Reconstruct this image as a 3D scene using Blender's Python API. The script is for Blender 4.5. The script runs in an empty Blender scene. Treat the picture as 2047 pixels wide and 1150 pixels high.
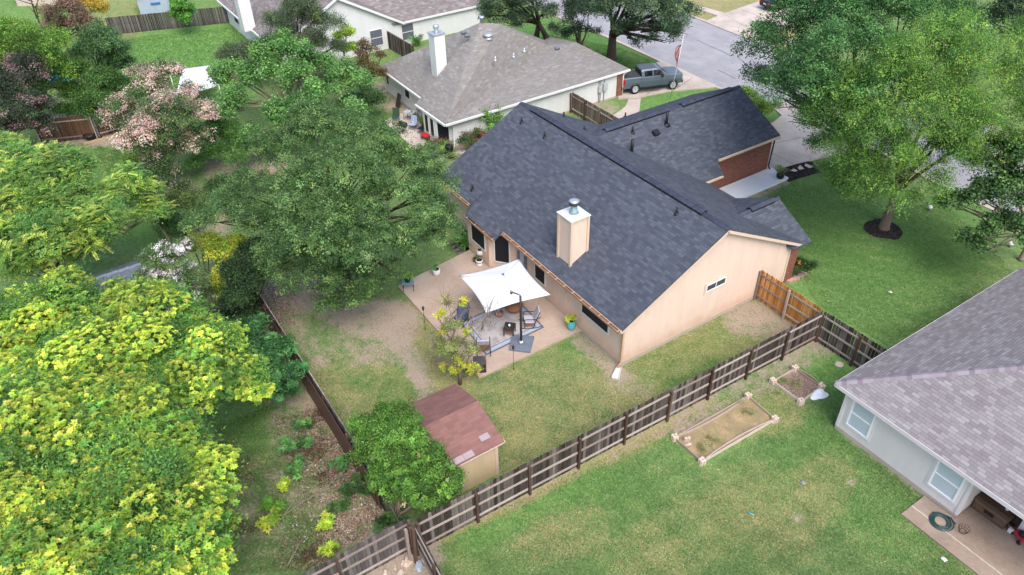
import bpy, math, random
import numpy as np
from mathutils import Vector, Matrix
random.seed(7)
scene = bpy.context.scene
# ---------------------------------------------------------------- camera
F, TH, RO, YW, CAMX, CAMY, CAMZ = 1499.13, math.radians(37.724), math.radians(-1.4308), math.radians(57.561), 18.42, -17.51, 24.0
def _basis():
    f = np.array([0, math.cos(TH), -math.sin(TH)]); r = np.array([1., 0, 0]); u = np.cross(r, f)
    r2 = r*math.cos(RO)+u*math.sin(RO); u2 = -r*math.sin(RO)+u*math.cos(RO)
    c, s = math.cos(YW), math.sin(YW); Z = np.array([[c, -s, 0], [s, c, 0], [0, 0, 1]])
    return Z@r2, Z@u2, Z@f
CR, CU, CF = _basis(); CC = np.array([CAMX, CAMY, CAMZ])
cam = bpy.data.objects.new("camera", bpy.data.cameras.new("camera")); scene.collection.objects.link(cam)
m3 = Matrix([[CR[i], CU[i], -CF[i]] for i in range(3)]); cam.matrix_world = Matrix.Translation((CAMX, CAMY, CAMZ)) @ m3.to_4x4()
cam.data.sensor_width = 36; cam.data.lens = F/2047*36; cam.data.clip_end = 800; cam.data.clip_start = .5
scene.camera = cam
# ---------------------------------------------------------------- light: bright overcast
SUN_EL, SUN_AZ = math.radians(54), math.radians(-14)      # azimuth measured from +X towards +Y
w = bpy.data.worlds.new("World"); scene.world = w; w.use_nodes = True
nt = w.node_tree; nt.nodes.clear()
sky = nt.nodes.new('ShaderNodeTexSky'); sky.sky_type = 'NISHITA'; sky.sun_disc = False
sky.sun_elevation = SUN_EL; sky.sun_rotation = math.pi/2-SUN_AZ; sky.air_density = 1.0; sky.dust_density = 2.5; sky.ozone_density = 1.0
bg = nt.nodes.new('ShaderNodeBackground'); bg.inputs[1].default_value = .15
ow = nt.nodes.new('ShaderNodeOutputWorld'); nt.links.new(sky.outputs[0], bg.inputs[0]); nt.links.new(bg.outputs[0], ow.inputs[0])
sd = bpy.data.lights.new("sun", 'SUN'); sd.energy = 1.35; sd.angle = math.radians(38); sd.color = (1, .975, .945)
so = bpy.data.objects.new("sun", sd); scene.collection.objects.link(so)
dv = Vector((math.cos(SUN_EL)*math.cos(SUN_AZ), math.cos(SUN_EL)*math.sin(SUN_AZ), math.sin(SUN_EL)))
so.rotation_euler = dv.to_track_quat('Z', 'Y').to_euler(); so.location = (0, 0, 60)
vs = scene.view_settings; vs.view_transform = 'Standard'; vs.look = 'None'; vs.gamma = 1; vs.use_curve_mapping = False
vs.exposure = 1.0
scene.cycles.max_bounces = 8; scene.cycles.diffuse_bounces = 5; scene.cycles.transmission_bounces = 3; scene.cycles.transparent_max_bounces = 6
# ---------------------------------------------------------------- pixel of the photograph -> point of the place
def ray(x, y): return CF+CR*(x-1023.5)/F-CU*(y-575)/F
def P(x, y, z=0.):
    d = ray(x, y); return CC+d*((z-CC[2])/d[2])
def PX(x, y, X):
    d = ray(x, y); return CC+d*((X-CC[0])/d[0])
def PY(x, y, Y):
    d = ray(x, y); return CC+d*((Y-CC[1])/d[1])
def PL(x, y, p0, n):
    d = ray(x, y); n = np.array(n); return CC+d*(((np.array(p0)-CC)@n)/(d@n))
def proj(a):
    v = a-CC; k = v@CF; return 1023.5+F*(v@CR)/k, 575-F*(v@CU)/k
# ---------------------------------------------------------------- mesh helper
def uvn(p):
    p = np.array(p, float); n = np.cross(p[1]-p[0], p[2]-p[0])
    if len(p) > 3: n = n+np.cross(p[2]-p[0], p[3]-p[0])
    L = np.linalg.norm(n); n = n/L if L > 1e-12 else np.array([0, 0, 1.])
    if abs(n[2]) > .995: u, v = np.array([1., 0, 0]), np.array([0, 1., 0])
    else:
        u = np.cross([0, 0, 1.], n); u /= np.linalg.norm(u); v = np.cross(n, u)
    return np.stack([p@u, p@v], 1)
class MB:
    def __init__(s): s.v = []; s.f = []; s.t = []; s.tint = 0.; s.sm = []; s.smooth = False
    def add(s, vs, fs):
        b = len(s.v); s.v += [tuple(map(float, q)) for q in vs]
        for f in fs: s.f.append([b+i for i in f]); s.t.append(s.tint); s.sm.append(s.smooth)
        return s
    def poly(s, *p): return s.add(p, [range(len(p))])
    def hexa(s, b, t):
        "bottom ring b (ccw from above), top ring t"
        n = len(b); fs = [list(range(n))[::-1], list(range(n, 2*n))]
        fs += [[i, (i+1) % n, n+(i+1) % n, n+i] for i in range(n)]
        return s.add(list(b)+list(t), fs)
    def box(s, x0, x1, y0, y1, z0, z1):
        r = [(x0, y0), (x1, y0), (x1, y1), (x0, y1)]
        return s.hexa([(a, b, z0) for a, b in r], [(a, b, z1) for a, b in r])
    def obox(s, c, X, Y, Z):
        c, X, Y, Z = (np.array(q, float) for q in (c, X, Y, Z)); r = [-X-Y, X-Y, X+Y, -X+Y]
        return s.hexa([c+q-Z for q in r], [c+q+Z for q in r])
    def beam(s, a, b, w, h, up=(0, 0, 1)):
        a, b = np.array(a, float), np.array(b, float); d = b-a; L = np.linalg.norm(d); d /= L
        sd_ = np.cross(d, up); sd_ /= np.linalg.norm(sd_); u = np.cross(sd_, d)
        return s.obox((a+b)/2, d*L/2, sd_*w/2, u*h/2)
    def prism(s, pts, z0, z1):
        a = sum(pts[i][0]*pts[(i+1) % len(pts)][1]-pts[(i+1) % len(pts)][0]*pts[i][1] for i in range(len(pts)))
        if a < 0: pts = pts[::-1]
        return s.hexa([(p[0], p[1], z0) for p in pts], [(p[0], p[1], z1) for p in pts])
    def tube(s, pts, rs, n=8, cap=True):
        pts = [np.array(p, float) for p in pts]; m = len(pts)
        if not hasattr(rs, '__len__'): rs = [rs]*m
        vs = []; prev = None
        for i, p in enumerate(pts):
            d = pts[min(i+1, m-1)]-pts[max(i-1, 0)]; d = d/(np.linalg.norm(d)+1e-9)
            if prev is None: a = np.cross(d, (0, 0, 1) if abs(d[2]) < .9 else (1, 0, 0))
            else: a = prev-d*(prev@d)
            a = a/(np.linalg.norm(a)+1e-9); prev = a; b = np.cross(d, a)
            vs += [p+rs[i]*(a*math.cos(2*math.pi*k/n)+b*math.sin(2*math.pi*k/n)) for k in range(n)]
        fs = [[i*n+k, i*n+(k+1) % n, (i+1)*n+(k+1) % n, (i+1)*n+k] for i in range(m-1) for k in range(n)]
        if cap: fs += [list(range(n))[::-1], [(m-1)*n+k for k in range(n)]]
        o = s.smooth; s.smooth = True; s.add(vs, fs); s.smooth = o; return s
    def lathe(s, c, prof, n=16, cap=True):
        vs = [(c[0]+r*math.cos(2*math.pi*k/n), c[1]+r*math.sin(2*math.pi*k/n), c[2]+z) for r, z in prof for k in range(n)]; m = len(prof)
        fs = [[i*n+k, i*n+(k+1) % n, (i+1)*n+(k+1) % n, (i+1)*n+k] for i in range(m-1) for k in range(n)]
        if cap: fs += [list(range(n))[::-1], [(m-1)*n+k for k in range(n)]]
        o = s.smooth; s.smooth = True; s.add(vs, fs); s.smooth = o; return s
    def build(s, name, mat, parent=None, off=None, bevel=0):
        off = np.zeros(3) if off is None else np.array(off, float)
        if parent is not None and off is not None and parent.name in OFF: off = OFF[parent.name]
        me = bpy.data.meshes.new(name); V = np.array(s.v)-off
        me.from_pydata([tuple(q) for q in V], [], s.f); me.materials.append(mat)
        uv = me.uv_layers.new(name="UVMap"); d = np.concatenate([uvn([s.v[i] for i in f]) for f in s.f]) if s.f else np.zeros((0, 2))
        uv.data.foreach_set('uv', d.astype(np.float32).ravel())
        at = me.attributes.new('tint', 'FLOAT', 'FACE'); at.data.foreach_set('value', np.array(s.t, np.float32))
        me.polygons.foreach_set('use_smooth', np.array(s.sm, bool)); me.update()
        o = bpy.data.objects.new(name, me); scene.collection.objects.link(o)
        if parent is not None: o.parent = parent; OFF[o.name] = off
        else: o.location = off; OFF[o.name] = off
        if bevel:
            b = o.modifiers.new("bevel", 'BEVEL'); b.width = bevel; b.segments = 2; b.limit_method = 'ANGLE'
        return o
OFF = {}
def tag(o, label=None, cat=None, group=None, kind=None):
    if label: o['label'] = label
    if cat: o['category'] = cat
    if group: o['group'] = group
    if kind: o['kind'] = kind
    return o
def thing(name, label, cat, loc=(0, 0, 0), group=None, rot=0, local=False):
    "an Empty at the thing's base; parts are given in world coordinates unless local"
    o = bpy.data.objects.new(name, None); scene.collection.objects.link(o); o.location = loc; o.rotation_euler = (0, 0, rot)
    o.empty_display_size = .3; OFF[o.name] = np.zeros(3) if local else np.array(loc, float)
    return tag(o, label, cat, group)
def copy_tree(o, parent=None):
    c = o.copy(); scene.collection.objects.link(c)
    if parent is not None: c.parent = parent
    OFF[c.name] = OFF.get(o.name, np.zeros(3))
    for ch in list(o.children): copy_tree(ch, c)
    return c
# ---------------------------------------------------------------- materials
def lin(r, g, b, k=.86):
    f = lambda c: (c/255/12.92 if c/255 <= .04045 else ((c/255+.055)/1.055)**2.4)*k
    return (f(r), f(g), f(b), 1)
class NT:
    def __init__(s, name, rough=.8, spec=.3):
        s.m = bpy.data.materials.new(name); s.m.use_nodes = True; s.t = s.m.node_tree; s.N = s.t.nodes; s.b = s.N['Principled BSDF']
        s.b.inputs['Roughness'].default_value = rough; s.b.inputs['Specular IOR Level'].default_value = spec
    def n(s, typ, **k):
        q = s.N.new(typ)
        for a, v in k.items():
            if a.startswith('i_'): q.inputs[a[2:].replace('_', ' ')].default_value = v
            else: setattr(q, a, v)
        return q
    def l(s, a, b): s.t.links.new(a, b)
    def math(s, op, a, b=None, c=None):
        q = s.N.new('ShaderNodeMath'); q.operation = op
        for i, v in enumerate((a, b, c)):
            if v is None: continue
            if isinstance(v, (int, float)): q.inputs[i].default_value = v
            else: s.l(v, q.inputs[i])
        return q.outputs[0]
    def noise(s, vec, scale, detail=3, rough=.6, dist=0):
        q = s.n('ShaderNodeTexNoise'); q.inputs['Scale'].default_value = scale; q.inputs['Detail'].default_value = detail; q.inputs['Roughness'].default_value = rough; q.inputs['Distortion'].default_value = dist
        if vec is not None: s.l(vec, q.inputs['Vector'])
        return q.outputs['Fac']
    def ramp(s, fac, stops, interp='LINEAR'):
        q = s.N.new('ShaderNodeValToRGB'); q.color_ramp.interpolation = interp; e = q.color_ramp.elements
        while len(e) < len(stops): e.new(.5)
        for i, (p, c) in enumerate(stops): e[i].position = p; e[i].color = c if len(c) == 4 else (*c, 1)
        s.l(fac, q.inputs[0]); return q.outputs[0]
    def mix(s, f, a, b, mode='MIX'):
        q = s.N.new('ShaderNodeMix'); q.data_type = 'RGBA'; q.blend_type = mode
        for v, i in ((f, 0), (a, 6), (b, 7)):
            if isinstance(v, (int, float)): q.inputs[i].default_value = v
            elif isinstance(v, tuple): q.inputs[i].default_value = v
            else: s.l(v, q.inputs[i])
        return q.outputs[2]
    def geo(s): return s.N.new('ShaderNodeNewGeometry').outputs['Position']
    def uv(s): return s.N.new('ShaderNodeTexCoord').outputs['UV']
    def obj(s): return s.N.new('ShaderNodeTexCoord').outputs['Object']
    def attr(s, name, out='Fac'):
        q = s.N.new('ShaderNodeAttribute'); q.attribute_name = name; return q.outputs[out]
    def sep(s, v):
        q = s.N.new('ShaderNodeSeparateXYZ'); s.l(v, q.inputs[0]); return q.outputs
    def mapv(s, v, sc):
        q = s.N.new('ShaderNodeMapping'); s.l(v, q.inputs[0]); q.inputs['Scale'].default_value = sc; return q.outputs[0]
    def bump(s, h, strength=.3, dist=.02):
        q = s.N.new('ShaderNodeBump'); q.inputs['Strength'].default_value = strength; q.inputs['Distance'].default_value = dist
        s.l(h, q.inputs['Height']); s.l(q.outputs[0], s.b.inputs['Normal'])
    def col(s, c): s.l(c, s.b.inputs['Base Color']); return s.m
MATS = {}
def solid(name, rgb, rough=.6, var=.12, scale=6, metal=0, spec=.35, bump=0):
    if name in MATS: return MATS[name]
    t = NT(name, rough, spec); t.b.inputs['Metallic'].default_value = metal
    f = t.noise(t.obj(), scale, 4, .65); lo = tuple(c*(1-var*1.6) for c in rgb[:3]); hi = tuple(min(1, c*(1+var)) for c in rgb[:3])
    if bump: t.bump(t.noise(t.obj(), scale*6, 3), bump, .01)
    MATS[name] = t.col(t.ramp(f, [(.25, lo), (.75, hi)])); return MATS[name]
def shingle(name, cols, wd=.33, ht=.145, slot=.35, rough=.95):
    t = NT(name, rough, .08); u, v, _ = t.sep(t.uv())
    r = t.math('DIVIDE', v, ht); row = t.math('FLOOR', r); fr = t.math('FRACT', r)
    wob = t.n('ShaderNodeTexWhiteNoise', noise_dimensions='1D'); t.l(row, wob.inputs['W'])
    uu = t.math('ADD', t.math('DIVIDE', u, wd), t.math('MULTIPLY', wob.outputs[0], 7.3)); cl = t.math('FLOOR', uu); fu = t.math('FRACT', uu)
    cv = t.n('ShaderNodeCombineXYZ'); t.l(cl, cv.inputs[0]); t.l(row, cv.inputs[1])
    wn = t.n('ShaderNodeTexWhiteNoise', noise_dimensions='2D'); t.l(cv.outputs[0], wn.inputs['Vector'])
    big = t.noise(t.uv(), .9, 3); fine = t.noise(t.uv(), 60, 2)
    c = t.ramp(t.math('ADD', t.math('MULTIPLY', wn.outputs[0], .86), t.math('MULTIPLY', big, .14)), cols, 'LINEAR')
    edge = t.math('LESS_THAN', fr, .10); sl = t.math('LESS_THAN', fu, .035)
    c = t.mix(t.math('MULTIPLY', t.math('MAXIMUM', edge, t.math('MULTIPLY', sl, slot*2)), slot), c, (.01, .01, .012, 1))
    c = t.mix(.35, c, t.ramp(fine, [(.3, (.55, .55, .55)), (.7, (1.3, 1.3, 1.3))]), 'MULTIPLY')
    t.bump(t.math('ADD', fr, t.math('MULTIPLY', fine, .35)), .5, .012); return t.col(c)
def brick(name, c1, c2, mortar):
    t = NT(name, .9, .15); q = t.n('ShaderNodeTexBrick'); t.l(t.uv(), q.inputs['Vector'])
    for k, v in (('Color1', c1), ('Color2', c2), ('Mortar', mortar)): q.inputs[k].default_value = v
    q.inputs['Scale'].default_value = 1; q.inputs['Brick Width'].default_value = .22; q.inputs['Row Height'].default_value = .075; q.inputs['Mortar Size'].default_value = .009; q.inputs['Mortar Smooth'].default_value = .3
    f = t.noise(t.uv(), 5, 4); t.bump(q.outputs['Fac'], -.4, .008)
    return t.col(t.mix(.5, q.outputs['Color'], t.ramp(f, [(.3, (.6, .6, .6)), (.7, (1.2, 1.2, 1.2))]), 'MULTIPLY'))
def siding(name, rgb, period=.205, horiz=False, rough=.75, stain=.12, splash=0):
    t = NT(name, rough, .25); u, v, _ = t.sep(t.uv()); fr = t.math('FRACT', t.math('DIVIDE', v if horiz else u, period))
    g = t.math('LESS_THAN', fr, .07); f = t.noise(t.mapv(t.uv(), (1, .25, 1)), 2.2, 5); f2 = t.noise(t.uv(), 25, 3)
    c = t.ramp(f, [(.2, tuple(q*(1-stain*1.5) for q in rgb[:3])), (.75, tuple(min(1, q*1.05) for q in rgb[:3]))])
    c = t.mix(.3, c, t.ramp(f2, [(.3, (.85, .85, .85)), (.7, (1.08, 1.08, 1.08))]), 'MULTIPLY')
    if splash:
        z_ = t.sep(t.geo())[2]; mr = t.N.new('ShaderNodeMapRange'); t.l(t.math('ADD', z_, t.math('MULTIPLY', t.noise(t.uv(), 1.1, 5, .7), -1.3)), mr.inputs[0]); mr.inputs[1].default_value = .15; mr.inputs[2].default_value = -.45; c = t.mix(t.math('MULTIPLY', mr.outputs[0], splash), c, lin(206, 156, 128))
    c = t.mix(t.math('MULTIPLY', g, .07), c, (.05, .045, .04, 1)); t.bump(t.math('SUBTRACT', 1, g), .15, .006); return t.col(c)
def wood(name, stops, rough=.9):
    "weathered boards: a tint per board, streaks along the board"
    t = NT(name, rough, .12); tn = t.attr('tint'); p = t.geo()
    st = t.noise(t.mapv(p, (22, 22, 1.6)), 1, 4, .7); bl = t.noise(p, 2.3, 4)
    f = t.math('ADD', t.math('ADD', t.math('MULTIPLY', tn, .5), t.math('MULTIPLY', st, .34)), t.math('MULTIPLY', bl, .22))
    t.bump(st, .3, .006); return t.col(t.ramp(f, stops))
def leafmat(name, transl=.3, rough=.55):
    t = NT(name, rough, .25); c = t.attr('col', 'Color'); t.l(c, t.b.inputs['Base Color'])
    tr = t.n('ShaderNodeBsdfTranslucent'); hs = t.n('ShaderNodeHueSaturation'); hs.inputs['Value'].default_value = 1.5; hs.inputs['Hue'].default_value = .5; t.l(c, hs.inputs['Color']); t.l(hs.outputs[0], tr.inputs[0])
    mx = t.n('ShaderNodeMixShader'); mx.inputs[0].default_value = transl; t.l(t.b.outputs[0], mx.inputs[1]); t.l(tr.outputs[0], mx.inputs[2])
    t.l(mx.outputs[0], t.N['Material Output'].inputs[0]); return t.m
def concrete(name, lo, hi, joint=None, scale=1.):
    t = NT(name, .9, .2); p = t.geo(); f = t.noise(p, .55*scale, 6, .65); f2 = t.noise(p, 9*scale, 5, .7); f3 = t.noise(p, 60, 2)
    c = t.ramp(t.math('ADD', t.math('MULTIPLY', f, .65), t.math('MULTIPLY', f2, .35)), [(.3, lo), (.7, hi)])
    c = t.mix(.5, c, t.ramp(f3, [(.25, (.75, .75, .75)), (.75, (1.15, 1.15, 1.15))]), 'MULTIPLY')
    t.bump(f3, .2, .005); return t.col(c)
def granular(name, stops, scale=18, big=.8):
    t = NT(name, .95, .1); p = t.geo(); v = t.n('ShaderNodeTexVoronoi'); v.inputs['Scale'].default_value = scale; t.l(p, v.inputs['Vector'])
    f = t.math('ADD', t.math('MULTIPLY', t.sep(v.outputs['Color'])[0], .6), t.math('MULTIPLY', t.noise(p, big, 4), .45))
    t.bump(v.outputs['Distance'], .7, .03); return t.col(t.ramp(f, stops))
# ================================================================ SETTING
def field(px, py):
    "how bare, dry, lush, deep green or littered the ground is"
    nb = len(px); ch = {c: np.zeros(nb, np.float32) for c in ('dirt', 'dry', 'lush', 'deep', 'litter')}
    for c, val, r, pts in STROKES:
        pts = np.array(pts, float); best = np.full(nb, 1e9)
        if len(pts) == 1: pts = np.concatenate([pts, pts])
        for a, b in zip(pts, pts[1:]):
            ab = b-a; L = ab@ab+1e-9; t = np.clip(((px-a[0])*ab[0]+(py-a[1])*ab[1])/L, 0, 1)
            best = np.minimum(best, np.hypot(px-a[0]-t*ab[0], py-a[1]-t*ab[1]))
        s = np.clip((1.25-best/r)/.75, 0, 1); s = s*s*(3-2*s); ch[c] = np.maximum(ch[c], s*val*(.74 if c in ('dirt', 'dry') else 1))
    return ch
def ground():
    nx, ny = 400, 380; X = np.linspace(-88, 32, nx); Y = np.linspace(-36, 78, ny); gx, gy = np.meshgrid(X, Y)
    V = np.stack([gx.ravel(), gy.ravel(), np.zeros(nx*ny)], 1); d = V-CC; k = np.maximum(d@CF, 1e-3); px = 1023.5+F*(d@CR)/k; py = 575-F*(d@CU)/k
    i = (np.arange(ny-1)[:, None]*nx+np.arange(nx-1)[None]).ravel(); fc = np.stack([i, i+1, i+1+nx, i+nx], 1)
    nb = len(V); big = np.array([[-400, -400, -.06], [400, -400, -.06], [400, 400, -.06], [-400, 400, -.06]])
    fc = np.concatenate([fc, [[nb, nb+1, nb+2, nb+3]]]); V = np.concatenate([V, big])
    ch = {c: np.append(q, [0]*4).astype(np.float32) for c, q in field(px, py).items()}
    me = bpy.data.meshes.new('ground'); me.vertices.add(len(V)); me.vertices.foreach_set('co', V.astype(np.float32).ravel())
    me.loops.add(fc.size); me.loops.foreach_set('vertex_index', fc.astype(np.int32).ravel()); me.polygons.add(len(fc)); me.polygons.foreach_set('loop_start', (np.arange(len(fc))*4).astype(np.int32))
    me.update(calc_edges=True)
    for c, a in ch.items(): me.attributes.new(c, 'FLOAT', 'POINT').data.foreach_set('value', a)
    t = NT('lawn', .95, .05); p = t.geo()
    n1 = t.noise(p, .35, 5, .65); n2 = t.noise(p, 1.9, 5, .7); n3 = t.noise(p, 11, 4, .75); n4 = t.noise(p, 42, 3, .7)
    n5 = t.noise(p, 5.2, 3, .7); gr = t.math('ADD', t.math('MULTIPLY', n2, .3), t.math('ADD', t.math('MULTIPLY', n5, .34), t.math('MULTIPLY', n3, .36)))
    c = t.ramp(gr, [(.34, lin(80, 108, 54)), (.5, lin(110, 138, 74)), (.66, lin(152, 168, 100))])
    def th(name, k=1.1, sharp=.28, nn=None, big=None):
        nz = nn if nn is not None else gr
        a = t.math('SUBTRACT', t.math('ADD', t.attr(name), t.math('MULTIPLY', t.math('SUBTRACT', nz, .5), k)), .5-sharp)
        m = t.N.new('ShaderNodeMapRange'); t.l(a, m.inputs[0]); m.inputs[1].default_value = 0; m.inputs[2].default_value = 2*sharp; m.interpolation_type = 'SMOOTHSTEP'; return t.math('MULTIPLY', m.outputs[0], t.math('MINIMUM', t.math('MULTIPLY', t.attr(name), 6), 1))
    c = t.mix(th('lush', .5, .5), c, t.ramp(gr, [(.34, lin(72, 116, 48)), (.5, lin(106, 150, 68)), (.66, lin(150, 184, 100))]))
    c = t.mix(th('deep', .5, .5), c, t.ramp(gr, [(.34, lin(66, 106, 44)), (.5, lin(92, 134, 58)), (.66, lin(124, 162, 80))]))
    g2 = t.math('ADD', t.math('MULTIPLY', n1, .34), t.math('ADD', t.math('MULTIPLY', n2, .36), t.math('MULTIPLY', n3, .30)))
    c = t.mix(th('dry', 3.6, .5, g2), c, t.ramp(n3, [(.3, lin(138, 126, 78)), (.7, lin(190, 174, 122))]))
    c = t.mix(th('dirt', 3.6, .3, g2), c, t.ramp(t.math('ADD', t.math('MULTIPLY', n3, .6), t.math('MULTIPLY', n4, .4)), [(.3, lin(146, 126, 108)), (.5, lin(170, 150, 131)), (.72, lin(196, 178, 158))]))
    v = t.n('ShaderNodeTexVoronoi'); v.inputs['Scale'].default_value = 24; t.l(p, v.inputs['Vector'])
    c = t.mix(th('litter', 2.6, .3, n2), c, t.ramp(t.sep(v.outputs['Color'])[0], [(0, lin(96, 72, 58)), (.4, lin(136, 108, 92)), (.75, lin(170, 144, 128)), (1, lin(200, 182, 168))]))
    c = t.mix(.38, c, t.ramp(n4, [(.3, (.62, .62, .6)), (.7, (1.3, 1.3, 1.3))]), 'MULTIPLY')
    hs = t.n('ShaderNodeHueSaturation'); hs.inputs['Saturation'].default_value = .9; hs.inputs['Value'].default_value = 1.04; t.l(c, hs.inputs['Color']); c = hs.outputs[0]
    t.bump(t.math('ADD', n4, t.math('MULTIPLY', n3, 1.2)), .5, .04); me.materials.append(t.col(c))
    o = bpy.data.objects.new('ground', me); scene.collection.objects.link(o); return tag(o, 'lawns, bare soil and leaf litter of the yards', None, None, 'structure')
STROKES = [
 # our back yard: dry grass, bare soil under the oak and along the walls
 ('dirt', 1.0, 48, [(560, 575), (620, 590), (720, 640), (800, 640)]), ('dirt', .62, 56, [(640, 640), (700, 690), (790, 680)]), ('dirt', .98, 28, [(790, 640), (800, 690), (835, 740)]), ('dirt', .85, 24, [(835, 740), (850, 790), (880, 810)]),
 ('dirt', .75, 26, [(590, 650), (640, 720)]), ('dirt', .6, 22, [(660, 680), (710, 680)]), ('dirt', .9, 30, [(1165, 680), (1210, 710), (1235, 740)]), ('dirt', .55, 34, [(1240, 755), (1290, 768)]), ('dirt', .95, 46, [(1480, 635), (1530, 640), (1580, 670)]),
 ('dirt', .25, 16, [(1285, 720), (1500, 612)]), ('dirt', .6, 22, [(700, 830), (730, 900)]),
 ('dry', .62, 120, [(1010, 850), (1180, 830), (1250, 790)]), ('dry', .55, 60, [(1280, 740), (1430, 660), (1480, 690)]), ('dry', .75, 55, [(840, 640), (880, 720), (900, 760)]), ('dry', .45, 80, [(700, 760), (800, 790)]), ('dry', .5, 60, [(1040, 720), (1100, 740)]),
 ('dry', .6, 60, [(640, 770), (690, 810)]), ('dry', .62, 40, [(1020, 770), (1090, 790)]), ('lush', .45, 55, [(1060, 705), (1160, 690), (1200, 740)]), ('deep', .6, 60, [(1310, 700), (1390, 690), (1330, 760)]), ('deep', .55, 60, [(700, 720), (760, 760), (830, 800)]), ('deep', .5, 40, [(1030, 870), (1090, 850)]),
 ('deep', .55, 45, [(620, 650), (660, 690)]),
 # right neighbour's back yard
 ('dry', .95, 20, [(870, 1075), (1100, 965), (1300, 865), (1420, 805)]), ('dirt', .4, 14, [(870, 1085), (1100, 975), (1420, 815)]), ('dirt', .7, 34, [(1370, 850), (1440, 800), (1560, 740), (1640, 690)]), ('dry', .55, 60, [(1400, 850), (1560, 820)]), ('dry', .42, 90, [(1300, 1100), (1500, 1000)]), ('dry', .42, 70, [(1650, 960), (1560, 1080)]),
 ('dirt', .85, 14, [(1595, 1035)]), ('dirt', .85, 10, [(1704, 963)]), ('lush', .85, 46, [(1600, 720), (1660, 740), (1690, 790)]), ('lush', .75, 50, [(950, 1060), (1060, 1010), (1200, 930)]), ('lush', .4, 160, [(1250, 1000), (1500, 900), (1640, 860)]), ('lush', .4, 90, [(1700, 980), (1800, 1060)]), ('deep', .4, 50, [(1230, 960), (1320, 1060)]),
 ('dry', .4, 60, [(1180, 1060), (1080, 1080)]), ('deep', .35, 50, [(1560, 900), (1650, 850)]), ('dirt', .6, 12, [(1680, 860), (1900, 1030)]),
 # rear lot with brush
 ('dirt', .75, 90, [(600, 850), (660, 960), (720, 1040)]), ('deep', .5, 46, [(570, 880), (640, 960), (600, 1060)]), ('litter', .52, 40, [(630, 840), (665, 900), (690, 960)]), ('litter', .5, 45, [(460, 960), (520, 930)]), ('litter', .56, 48, [(640, 1090), (740, 1030)]), ('deep', .5, 40, [(600, 900), (620, 960)]), ('deep', .6, 40, [(690, 1000), (720, 980)]), ('deep', .5, 36, [(560, 900), (540, 960)]), ('dirt', .6, 90, [(440, 1000), (520, 1080)]), ('dirt', .7, 40, [(560, 960), (600, 990)]),
 ('deep', .7, 60, [(450, 870), (540, 850)]), ('deep', .6, 50, [(560, 1030), (610, 1020)]), ('deep', .4, 60, [(470, 1120), (540, 1130)]), ('dirt', 1, 70, [(780, 1130), (830, 1110)]), ('dirt', .9, 200, [(200, 800), (300, 1000)]), ('litter', .8, 90, [(420, 620), (520, 600)]),
 # left neighbour and beyond
 ('deep', .75, 90, [(230, 330), (280, 420)]), ('dirt', 1, 45, [(130, 260), (230, 255)]), ('dirt', .9, 40, [(440, 340), (520, 330), (570, 290)]), ('dirt', .8, 60, [(330, 400), (420, 430)]), ('lush', 1, 90, [(280, 110), (400, 90), (470, 130)]), ('lush', .8, 60, [(560, 290), (700, 230)]), ('deep', .7, 50, [(760, 225), (840, 300)]), ('lush', .5, 80, [(30, 40), (230, 20)]),
 ('dry', .6, 60, [(190, 20), (250, 30)]), ('dirt', .9, 30, [(760, 190), (800, 205)]), ('dirt', .75, 22, [(880, 310), (960, 300)]), ('dirt', .8, 18, [(1190, 215), (1225, 220)]), ('lush', .8, 40, [(1210, 228)]),
 # street side
 ('deep', 1, 55, [(1080, 85), (1180, 110), (1300, 140)]), ('lush', .9, 50, [(1300, 210), (1400, 190)]), ('dry', 1, 70, [(1400, 5), (1470, 10), (1500, 20)]), ('dry', 1, 40, [(1540, 66), (1560, 78)]), ('dry', .9, 40, [(1390, 25)]), ('deep', .62, 110, [(1620, 420), (1750, 500), (1900, 480)]), ('lush', .55, 120, [(1660, 560), (1720, 620), (1820, 560)]),
 ('dirt', .7, 12, [(1480, 405), (1570, 365)]), ('lush', .5, 50, [(1540, 210)])]
ground()
CONC = concrete('concrete', lin(172, 156, 144), lin(228, 213, 200)); CONC2 = concrete('old_concrete', lin(138, 118, 102), lin(184, 165, 148)); ASPH = concrete('asphalt', lin(146, 143, 146), lin(184, 181, 184), scale=.9)
def sheet(name, pts, z, mat, depth=0.0, label=None):
    m = MB(); pts = [tuple(q[:2]) for q in pts]
    a = sum(pts[i][0]*pts[(i+1) % len(pts)][1]-pts[(i+1) % len(pts)][0]*pts[i][1] for i in range(len(pts)))
    if a < 0: pts = pts[::-1]
    if depth: m.prism(pts, z-depth, z)
    else: m.poly(*[(x, y, z) for x, y in pts])
    return tag(m.build(name, mat), label, None, None, 'structure')
near = [(-70, 25.6), P(1060, 10)[:2], P(1228, 79)[:2], P(1322, 122)[:2], P(1437, 175)[:2], (-9, 28.0), P(1885, 371)[:2], P(1958, 405)[:2], (30, 26.2)]
far = [(-70, 36.0), P(1391, 38)[:2], P(1540, 93)[:2], (-10, 36.8), (30, 36.2)]
sheet('street', near+far[::-1], .008, ASPH, label='grey asphalt residential street')
def strip(name, line, wd, z, mat, label):
    m = MB(); line = [np.array(q, float) for q in line]
    for a, b in zip(line, line[1:]):
        d = (b-a)/np.linalg.norm(b-a); nn = np.array([-d[1], d[0]])*wd
        m.prism([tuple(a), tuple(b), tuple(b+nn), tuple(a+nn)], -.02, z)
    return tag(m.build(name, mat), label, None, None, 'structure')
strip('kerb', near, -.32, .09, CONC, 'concrete kerb on the near side of the street'); strip('kerb', far, .32, .09, CONC, 'concrete kerb on the far side of the street')
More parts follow.
